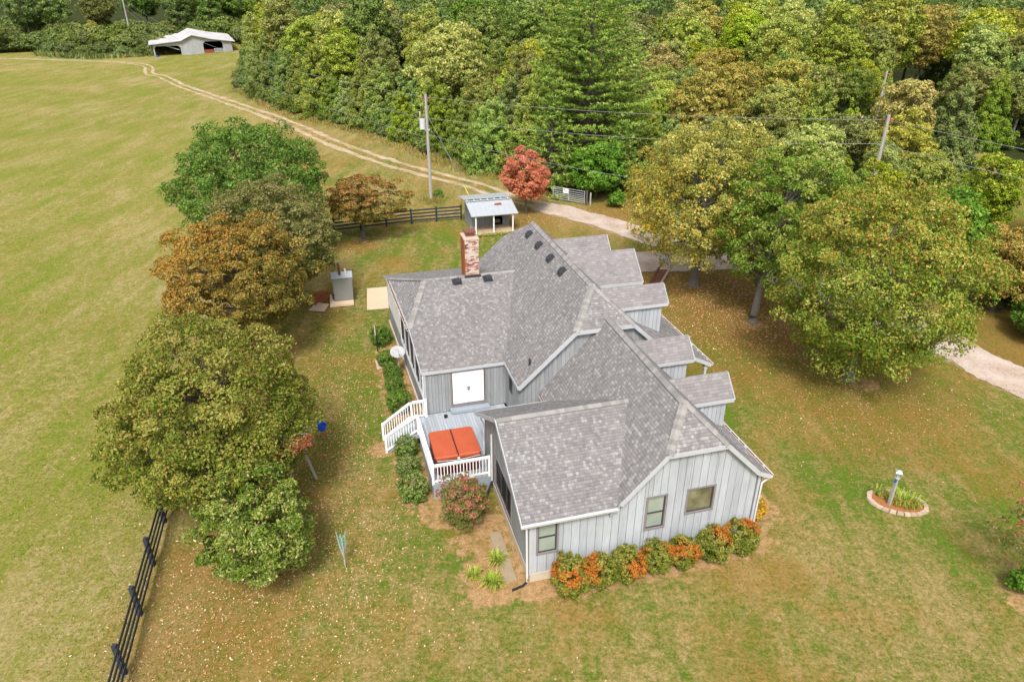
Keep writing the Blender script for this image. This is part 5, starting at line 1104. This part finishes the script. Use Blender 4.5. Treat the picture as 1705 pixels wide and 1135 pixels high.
# cedar row along the edge of the wood, following the track
edge=smooth_path([(-57,158),(-51.2,143),(-43,129),(-34.4,116),(-25,106.5),(-15.5,94.8),(-6.2,82.6),(-1.5,78),(2,75)],6)
ed=np.array(edge); dl=np.r_[0,np.cumsum(np.hypot(*np.diff(ed,axis=0).T))]; s_=0
rowk=0
ORD=['first','second','third','fourth','fifth','sixth','seventh','eighth','ninth','tenth','eleventh','twelfth']
while s_<dl[-1]:
    x=float(np.interp(s_,dl,ed[:,0]));y=float(np.interp(s_,dl,ed[:,1])); rngk=rngF.random()
    nxx,nyy=.77,.64
    k='cedarA' if rngk<.42 else ('cedarB' if rngk<.84 else 'decA1'); sc_=rngF.uniform(.7,1.22)*(1.0 if k[0]=='c' else .62)
    o_=rngF.uniform(1.2,3.0); rowk+=1
    wh='%s tree from the barn end of the row along the dirt track'%(ORD[rowk-1] if rowk<=12 else '%dth'%rowk if rowk%10 not in (1,2,3) else '%d%s'%(rowk,{1:'st',2:'nd',3:'rd'}[rowk%10]))
    put(k,x+nxx*o_,y+nyy*o_,sc_,force=True,label=('conical green cedar, ' if k[0]=='c' else 'dark rounded tree, ')+wh)
    if rngF.random()<.9: put('shrubA',x+nxx*.4+rngF.uniform(-1,1),y+nyy*.4,rngF.uniform(.45,.8),force=True)
    if rngF.random()<.45: put('cedarB' if rngF.random()<.6 else 'decB2',x+nxx*(o_+4.6)+rngF.uniform(-1,1),y+nyy*(o_+4.6),rngF.uniform(.85,1.1),force=True)
    s_+=rngF.uniform(3.0,4.6)
for x,y,s in [(3.5,72.5,.7),(6,72.3,.8),(12,71.3,.8),(14,69.5,.9),(17,69,.8),(20,67,.9),(23,65,.8),(30,56,.8),(33,54,.9),(35,49.5,.9),(34.5,44,.8),(36,40,.9),(25.5,64,.9),(38,35,.9),(40,30,1)]: put('shrubA',x,y,s,force=True)
for x,y,k,s in [(-72,229,'decA1',1.3),(-64,226,'decA2',1.2),(-79,250,'decA1',1.5),(-70,252,'decA2',1.5),(-60,246,'decA1',1.5),(-88,246,'decA1',1.5),(-132,211,'decA1',1.35),(-127,216,'decA2',1.3),(-122,229,'decD1',1.3),(-110,234,'decA1',1.5),(-98,228,'decA2',1.4),(-101,238,'decA1',1.5),(-91,234,'decA2',1.4),(-84,242,'decA1',1.4),(-76,240,'decA1',1.45),(-68,236,'decA2',1.35),(-141,206,'decB1',1.0),(-150,204,'decA1',1.2),(-136,201,'decB1',.6),(-58,222,'decA1',1.3),(-56,208,'decA2',1.2),(-58,196,'decD1',1.1),(-57,184,'decA1',1.1),(-57,173,'decB1',1.0)]:
    put(k,x,y,s,force=True)
for x,y,s in [(-112,226,1.2),(-105,226,1.2),(-78,226,1.5),(-70,224,1.4),(-63,218,1.4),(-80,240,2.0),(-70,240,2.0),(-60,236,2.0),(-120,199,.9),(-115,197.5,1.0),(-110,196,.85),(-105,195,1.0),(-100.5,196,.8),(-96.5,198,.75)]+[(x_,216+5*math.sin(x_),1.9) for x_ in range(-156,-100,6)]+[(x_,228+4*math.sin(x_*2),2.0) for x_ in range(-150,-84,7)]+[(-143,206,1.6),(-133,207,1.6),(-125,210,1.6),(-116,212,1.6),(-107,212,1.7),(-99,214,1.6),(-88,230,1.6),(-137,204,1.2),(-128,207,1.4),(-120,208,1.5),(-112,210,1.2),(-104,206,1.5),(-97,207,1.3),(-146,200,1.2),(-91,222,1.6),(-82,232,1.6),(-74,232,1.5)]: put('shrubA',x,y,s*1.15,force=True)
# the rest of the wood: spacing grows with distance
cand=[]
for k in range(60000):
    y=rngF.uniform(45,190); half=.70*y+9; x=rngF.uniform(-half,half)
    if not bool(inforest(np.array([x]),np.array([y]),3.5 if x<14 else 2.0)[0]): continue
    cand.append((math.hypot(x,y)+rngF.uniform(-4,4),x,y))
cand.sort(); cand=[q for q in cand]
def species(x,y):
    n1=math.sin(x*.071+1.3)*math.cos(y*.063+.4)+rngF.uniform(-.75,.75)
    if y>165 and x<0: n1-=.75
    if y>190: n1-=.3
    if x>8 and y<150: n1+=.55
    if n1<-.35: return 'decA'+rngF.choice('12')
    if n1<.35: return 'decB'+rngF.choice('12') if rngF.random()<.72 else 'decD'+rngF.choice('12')
    if n1<.8: return rngF.choice(['decB1','decB2','decD1','decB1'])
    return rngF.choice(['decC1','decC2','decB1','decB2'] if x>5 else ['decB1','decD2','decA2','decC2'])
NT=0
def sightz(d): return 20-d/28.8
for d_,x,y in cand:
    if NT>=225 or d_>178: break
    k=species(x,y)
    if rngF.random()<.035: k='decS'
    if rngF.random()<.07: k='cedarA'
    d=math.hypot(x,y); s=rngF.uniform(.72,1.28) if d<120 else rngF.uniform(1.1,1.4)
    if d>165: s=rngF.uniform(1.25,1.5)
    if d<85: s*=.8
    if put(k,x,y,s): NT+=1
# the far wood beyond, one mass
def mass(name,pts,seed,per,size,label):
    rng=np.random.default_rng(seed); Vs=[];Ts=[];
    for (x,y,r_,h) in pts:
        nc=36; D=fib(nc,rng,1.6); D[:,2]=np.where(D[:,2]<-.2,-D[:,2],D[:,2]); C_=D*np.array([r_,r_,h*.42])*rng.uniform(.75,1.05,(nc,1))+np.array([x,y,ztf(x,y)+h*.6]); ci=np.repeat(np.arange(nc),per); N_=len(ci)
        w_=nrm(rng.normal(size=(N_,3))+D[ci]*.6+np.array([0,0,.4])); P=C_[ci]+w_*rng.uniform(.5,1,(N_,1))*r_*.30
        nn=nrm(w_+rng.normal(0,.5,(N_,3))+np.array([0,0,.3])); V,_=leaves(P,nn,rng,size,.7); Vs.append(V); tb=rng.uniform(-.25,.3); Ts.append(np.clip(.4+tb+rng.normal(0,.16,N_),0,1))
    V=np.concatenate(Vs); F_=np.arange(len(V)).reshape(-1,4); me=quads_mesh(name,V,F_,LM['forestA'],{'tint':('FACE',np.concatenate(Ts))})
    o_=link(bpy.data.objects.new(name,me)); tag(o_,label,'woodland',kind='stuff'); return o_
far=[]
rngM=random.Random(8)
for k in range(26000):
    y=rngM.uniform(90,250); x=rngM.uniform(-.74*y-10,.74*y+10)
    if not bool(inforest(np.array([x]),np.array([y]),4)[0]): continue
    r_=rngM.uniform(4.8,7.0)
    if math.hypot(x,y)<172: continue
    if any(math.hypot(x-a,y-b)<(r_+c_)*.66 for a,b,c_ in placed) or any(math.hypot(x-a,y-b)<(r_+c_)*.72 for a,b,c_,_ in far): continue
    if math.hypot(x-2.5,y-150)<11 or not free(x,y,r_): continue
    far.append((x,y,r_,rngM.uniform(15,21)))
    if len(far)>290: break
mass('distant_woodland',far,5,21,.70,'distant mass of dark green woodland filling the top of the view')
_far=[math.hypot(a,b) for a,b,_,_ in far]; print(min(_far),max(_far)); print('woodland trees',NT,'placed',len(placed),'far',len(far))
# ------------------------------------------------------------------ shrubs by the house
def bushes(key,name,mat,r,h,nc,nl,size,cr,acc,lst,group,cat='shrub',seed0=100,variants=3,asp=.6):
    protos=[crown(key+'_foliage',seed0+i,r,h,nc,nl,size,cr,mat,zc=h*.92,acc=acc,fill=.12,rough=.12,flat=.8,low=.95,asp=asp,bdepth=.03)[0] for i in range(variants)]
    for i,(x,y,s,lab) in enumerate(lst): plant(name,x,y,protos[i%variants],None,lab,cat,group,rngF.uniform(0,6.28),s)
def H3(v,u,s,lab): return (*hw(v,u),s,lab)
bushes('boxwood','boxwood_bush',LM['box'],.60,.58,120,45,.075,.12,lambda q,r: np.clip(.03+.0*q[:,0],0,1),[
 H3(-3.35,20.4,1.05,'round boxwood farthest along the porch wall, behind the black marker post'),H3(-3.3,17.6,.86,'boxwood just left of the upper satellite dish'),H3(-3.15,16.1,.80,'boxwood just below the upper satellite dish'),H3(-3.2,14.6,.86,'third boxwood up from the deck stair'),H3(-3.15,12.7,1.05,'boxwood touching the top of the deck stair')],'boxwoods by the porch wall')
bushes('abelia','clipped_shrub',LM['box'],.60,.58,120,45,.075,.12,lambda q,r: np.clip(.22+.2*q[:,2],0,1),[
 H3(-3.35,8.9,.88,'speckled round shrub at the foot of the deck stair'),H3(-3.45,7.35,.88,'middle one of the three round shrubs beside the deck'),H3(-3.45,5.75,1.05,'nearest of the three round shrubs beside the deck')],'round shrubs beside the deck',seed0=120)
def burnacc(q,r):
    c0=nrm(r.normal(size=(3,3))*[1,1,.4]+[0,-.4,1.0]); return np.clip((np.exp((nrm(q)@c0.T-1)*10)).max(1)*1.8-.04,0.0,.95)
bushes('burning','turning_shrub',LM['burn'],.63,.66,140,52,.075,.13,burnacc,[
 H3(1.35,-.75,1.14,'big green shrub at the left end of the front row, below the first window'),H3(2.45,-.72,1.0,'front row shrub second from the left, flecked with orange'),H3(3.55,-.68,1.0,'front row shrub third from the left with red patches'),H3(4.75,-.62,.93,'front row shrub left of the middle window'),
 H3(5.85,-.62,.95,'front row shrub under the right part of the middle window'),H3(7.15,-.62,1.05,'front row shrub below the square window, orange red'),H3(8.3,-.55,1.1,'rightmost front row shrub with the brightest red tips'),],'shrubs along the front gable',seed0=140,variants=7)
c,_=crown('yb',150,.45,.6,60,36,.13,.16,LM['yellow'],zc=.6,acc=lambda q,r: .75+0*q[:,0],fill=.1); plant('yellow_flowering_shrub',*hw(9.75,.75),c,None,'small yellow and orange flowering bush at the right front corner of the house','shrub')
def myrtacc(q,r): return np.clip(.05+.42*(q[:,2]>-.2)*(r.random(len(q))<.36),0,1)
c,cc=crown('myr',151,1.2,1.15,190,80,.075,.18,LM['myrtle'],zc=1.3,acc=myrtacc,fill=.2,rough=.25,low=.95)
plant('crape_myrtle',*hw(-1.65,3.6),c,trunk_mesh(cc,.4,.05,0,M['bark'],12,5),'pink-flowering bush below the deck beside the left house wall','shrub')
c,cc=crown('myr2',152,2.0,1.6,90,34,.11,.28,LM['myrtle'],zc=2.6,acc=myrtacc,fill=.4,rough=.4,low=.95)
plant('crape_myrtle',19.0,18.9,c,trunk_mesh(cc,.6,.06,0,M['bark'],22,6),'thin red-flowering crape myrtle at the right edge of the lawn','tree')
c,cc=crown('myr3',153,.5,.6,50,40,.12,.18,LM['holly'],zc=.55); plant('small_shrub',18.5,18.6,c,None,'little green shoot at the foot of the right-edge crape myrtle','shrub')
plant('small_shrub',9.9,65.7,c,None,'small round bush by the gravel drive right of the gate','shrub',scale=1.5); plant('small_shrub',-7.3,69.2,c,None,'little green bush at the foot of the transformer pole','shrub',scale=.8)
def tuft(name,x,y,r_,n,l_,label,mat,acc=.03,seed=0,cat='plant',w_=.03,rx=1.0,rz=0,kind=None,group=None):
    rng=np.random.default_rng(seed); a=rng.uniform(0,2*PI,n); rr_=r_*rng.uniform(0,1,n)**.5*.6; bx=rr_*np.cos(a)*rx; by_=rr_*np.sin(a)
    L_=l_*rng.uniform(.6,1.2,n); th=a+rng.normal(0,.6,n); lean=rng.uniform(.15,1.0,n); d=np.stack([np.cos(th),np.sin(th)],-1); s=np.stack([-np.sin(th),np.cos(th)],-1)*w_*.5
    b0=np.stack([bx,by_,np.zeros(n)],-1); m_=b0+np.c_[d*(L_*lean*.35)[:,None],L_*.65]; e=b0+np.c_[d*(L_*lean*.85)[:,None],L_*(.85-.45*lean)]
    S3=np.c_[s,np.zeros(n)]
    V=np.stack([b0-S3,b0+S3,m_+S3,m_-S3,e+S3*.15,e-S3*.15],1).reshape(-1,3); i=np.arange(n)[:,None]*6
    F_=np.concatenate([i+np.array([0,1,2,3]),i+np.array([3,2,4,5])]); t=np.clip(rng.normal(.5,.2,n),0,1); ac=(rng.random(n)<acc).astype(float)
    me=quads_mesh(name,V,F_,mat,{'tint':('FACE',np.r_[t,np.clip(t+.15,0,1)]),'acc':('FACE',np.r_[np.zeros(n),ac])})
    o_=link(bpy.data.objects.new(name,me)); o_.location=(x,y,ztf(x,y)); o_.rotation_euler=(0,0,rz); return tag(o_,label,cat,group,kind)
tuft('daylily_clump',16.55,23.45,.78,230,.55,'clump of yellow-green strap leaves inside the stone ring',LM['blade'],seed=1,rx=1.5,rz=ring_rot)
tuft('daylily_clump',15.75,24.0,.3,60,.5,'small tuft of strap leaves behind the lamp post in the ring',LM['blade'],seed=2)
tuft('daylily_clump',*hw(-1.95,.75),.35,110,.42,'small daylily clump at the left of the front corner bed',LM['blade'],.08,3,group='daylilies in the corner bed')
tuft('daylily_clump',*hw(-1.35,.2),.48,170,.48,'largest daylily clump in the corner bed, nearest the lawn',LM['blade'],.08,4,group='daylilies in the corner bed')
tuft('daylily_clump',*hw(-.95,1.25),.42,150,.5,'daylily clump beside the concrete walk',LM['blade'],.05,5,group='daylilies in the corner bed')
for k,x_ in enumerate(np.linspace(0.3,3.3,6)): tuft('hosta',*hw(6.4+x_,37.75+.05*(k%2)),.3,60,.28,'pale green border plant in front of the small shed',LM['blade'],.0,20+k,w_=.07,group='border plants in front of the shed')
rng=np.random.default_rng(91); n=42000; yy=12+31*rng.random(n)**1.0; xx=(rng.random(n)*2-1)*(.70*yy+5); L_=(np.stack([xx,yy],1)-P0)@np.stack([HV,HU],1)
ok=~((L_[:,0]>-2.9)&(L_[:,0]<10)&(L_[:,1]>-.9)&(L_[:,1]<24)); nz=np.sin(xx*1.7+np.sin(yy*1.3))+np.sin(yy*2.1+np.sin(xx*.9)*2)+rng.normal(0,.8,n); ok&=nz>-.6; xx=xx[ok];yy=yy[ok];n=len(xx)
hgt=rng.uniform(.03,.085,n); th=rng.uniform(0,2*PI,n); d_=np.stack([np.cos(th),np.sin(th)],-1)*(hgt*rng.uniform(.2,1.3,n))[:,None]; ph=rng.uniform(0,2*PI,n); s_2=np.stack([np.cos(ph),np.sin(ph),np.zeros(n)],-1)*(rng.uniform(.02,.05,n))[:,None]*.5
b_=np.stack([xx,yy,zt(xx,yy)-.005],-1); e_=b_+np.c_[d_,hgt]; V=np.stack([b_-s_2,b_+s_2,e_+s_2*.4,e_-s_2*.4],1).reshape(-1,3)
LM['lawn']=leafmat('lawn_tufts',[(.055,.095,.010),(.10,.135,.016),(.155,.155,.032),(.24,.20,.07)],None,.2)
tag(link(bpy.data.objects.new('lawn_tufts',quads_mesh('lawn_tufts',V,np.arange(4*n).reshape(n,4),LM['lawn'],{'tint':('FACE',np.clip(.5+.18*np.sin(xx*.5+yy*.3)+rng.normal(0,.22,n),0,1))}))),'short tufts of grass standing in the mown lawn','grass',kind='stuff')
# dead brown branch hanging in the maple
c,cc=crown('deadleaves',161,1.05,.42,60,60,.13,.24,LM['brown'],zc=0,fill=.5,rough=.4)
br=empty('dead_branch',(-8.35,22.2,4.0),A15,'broken branch with dead red-brown leaves on the right side of the big maple','branch'); br.scale=(.8,.75,.7); link(bpy.data.objects.new('leaf_cluster',c),br)
mb=MB(); mb.tube([(-1.9,.35,.55),(-.8,.3,.42),(.1,.25,.36),(.7,.3,.25)],[.03,.045,.04,.015],6); mb.tube([(-.8,.3,.42),(-.3,-.1,.40),(.1,-.4,.3)],[.03,.02,.01],5); mb.tube([(-.4,.28,.42),(.1,.5,.5),(.8,.6,.5)],[.03,.02,.01],5); mb.build('limb',M['barkpale'],br)
# hedge of weeds by the barn, tall grass along the wood edge and track
def blades(name,pts,seed,per,l_,w_,label,mat=LM['grassy'],cat='grass'):
    rng=np.random.default_rng(seed); P=np.repeat(np.array(pts),per,0); n=len(P); x=P[:,0]+rng.normal(0,1,n)*P[:,2]; y=P[:,1]+rng.normal(0,1,n)*P[:,2]; z=zt(x,y); L_=l_*P[:,3]*rng.uniform(.5,1.2,n)
    th=rng.uniform(0,2*PI,n); d=np.stack([np.cos(th),np.sin(th)],-1)*(L_*rng.uniform(.1,.7,n))[:,None]; ph=rng.uniform(0,2*PI,n); s=np.stack([np.cos(ph),np.sin(ph),np.zeros(n)],-1)*w_*.5
    b=np.stack([x,y,z-.02],-1); e=b+np.c_[d,L_]; V=np.stack([b-s,b+s,e+s*.3,e-s*.3],1).reshape(-1,3); F_=np.arange(4*n).reshape(n,4)
    k=np.sin(x*.3)*.12+rng.normal(.5,.18,n); me=quads_mesh(name,V,F_,mat,{'tint':('FACE',np.clip(k,0,1)),'acc':('FACE',(rng.random(n)<.03).astype(float))}); return tag(link(bpy.data.objects.new(name,me)),label,cat,kind='stuff')
pts=[]
for k in range(1500):
    s_=rngF.uniform(0,dl[-1]); x=float(np.interp(s_,dl,ed[:,0]));y=float(np.interp(s_,dl,ed[:,1])); o_=rngF.uniform(-1.9,1.0); pts.append((x+.77*o_,y+.64*o_,.25,rngF.uniform(.6,1.3)))
blades('tall_grass',pts,3,14,.40,.10,'tall dry grass along the foot of the cedars')
pts=[]
for k in range(900):
    t=rngF.random(); x=-123+30*t; y=203-12*t*0+ -8*math.sin(t*3.1)+rngF.uniform(-5,9)*(1-.2*t); pts.append((x,y,1.0,rngF.uniform(.6,1.4)))
blades('weedy_hedge',pts,4,14,.9,.3,'mound of weeds and tall growth left of the barn',LM['under'],'weeds')
pts=[(x+rngF.uniform(-1,1),y+rngF.uniform(-1,1),1.2,rngF.uniform(.6,1.2)) for x,y,_,_ in pts for _ in (0,)][:500]
blades('dry_weeds',[(x,y+2,1.5,1) for x,y,_,_ in pts],6,10,.95,.25,'straw coloured weeds among the growth left of the barn',LM['grassy'],'weeds')
pts=[(rngF.gauss(-7.94,.5),rngF.gauss(68.1,.5),.2,.8) for _ in range(60)]+[(rngF.uniform(-16,-5),rngF.gauss(62.2+ (0),.35)-( -5-0)*0,.3,.5) for _ in range(0)]
blades('tall_grass',pts,7,8,.5,.06,'tuft of taller grass around the foot of the transformer pole')
# ------------------------------------------------------------------ fallen leaves
def litter_mesh(name,regs,seed,label,lo=0,hi=1):
    rng=np.random.default_rng(seed); P=[];T=[]
    for (x,y,sx_,sy_,n,tm,ts,sz,rot) in regs:
        q=rng.normal(size=(n,2))*[sx_,sy_]; c_,s_=math.cos(rot),math.sin(rot); X_=x+q[:,0]*c_-q[:,1]*s_; Y_=y+q[:,0]*s_+q[:,1]*c_
        P.append(np.c_[X_,Y_,zt(X_,Y_)+.03,np.full(n,sz)]); T.append(rng.normal(tm,ts,n))
    P=np.concatenate(P);T=np.clip(np.concatenate(T),0,1); L_=(P[:,:2]-P0)@np.stack([HV,HU],1)
    v,u=L_[:,0],L_[:,1]; ok=~((v>-.1)&(v<9.3)&(u>0)&(u<24))&~((v>-2.7)&(v<2)&(u>5.4)&(u<24)); P=P[ok];T=T[ok]; n=len(P)
    nn=nrm(rng.normal(0,.28,(n,3))+np.array([0,0,1])); t=rng.normal(size=(n,3)); a=nrm(t-nn*np.sum(t*nn,-1,keepdims=True)); b=np.cross(nn,a); l=P[:,3:4]*rng.uniform(.5,1.2,(n,1))*.5
    p=P[:,:3]; V=np.stack([p-a*l,p+b*l*.55,p+a*l,p-b*l*.55],1).reshape(-1,3); me=quads_mesh(name,V,np.arange(4*n).reshape(n,4),LM['litter'],{'tint':('FACE',T)}); return tag(link(bpy.data.objects.new(name,me)),label,'leaves',kind='stuff')
litter_mesh('fallen_leaves',[(-7.8,25.5,1.7,5.5,2400,.46,.24,.085,A15),(-9.2,31,1.2,5,1500,.45,.22,.11,A15),(-8.2,18.4,2.4,2.4,1400,.55,.24,.08,0),(-11.5,17.5,1.6,2.5,1300,.5,.25,.085,A15),(-5.5,20,1.6,3,260,.75,.12,.09,0),(-4,16,4,2,120,.85,.12,.08,0),(-6.5,36,1.6,4,500,.55,.25,.10,0)],1,'pale and tan fallen leaves scattered over the grass between the trees and the house')
litter_mesh('fallen_leaves',[(13.5,46,3.6,3.6,5200,.40,.18,.13,0),(15.5,40,3.4,3.4,4200,.40,.18,.12,0),(18.5,31.5,3.6,2.4,2200,.38,.2,.10,0),(16,28,4,3,450,.4,.2,.08,0),(1.3,62.5,2.2,1.6,900,.35,.15,.14,0),(12,62,3,2,900,.4,.15,.14,0),(20,24,6,5,120,.45,.25,.08,0)],2,'brown and orange fallen leaves under the trees on the right')
litter_mesh('fallen_leaves',[(-16,26,2.5,7,700,.6,.25,.10,A15),(-12.8,55.5,1.6,1.0,260,.35,.15,.14,0)],3,'sparse fallen leaves on the field side of the tree row')
# roof debris: a few leaves on the shingles is all the photograph shows
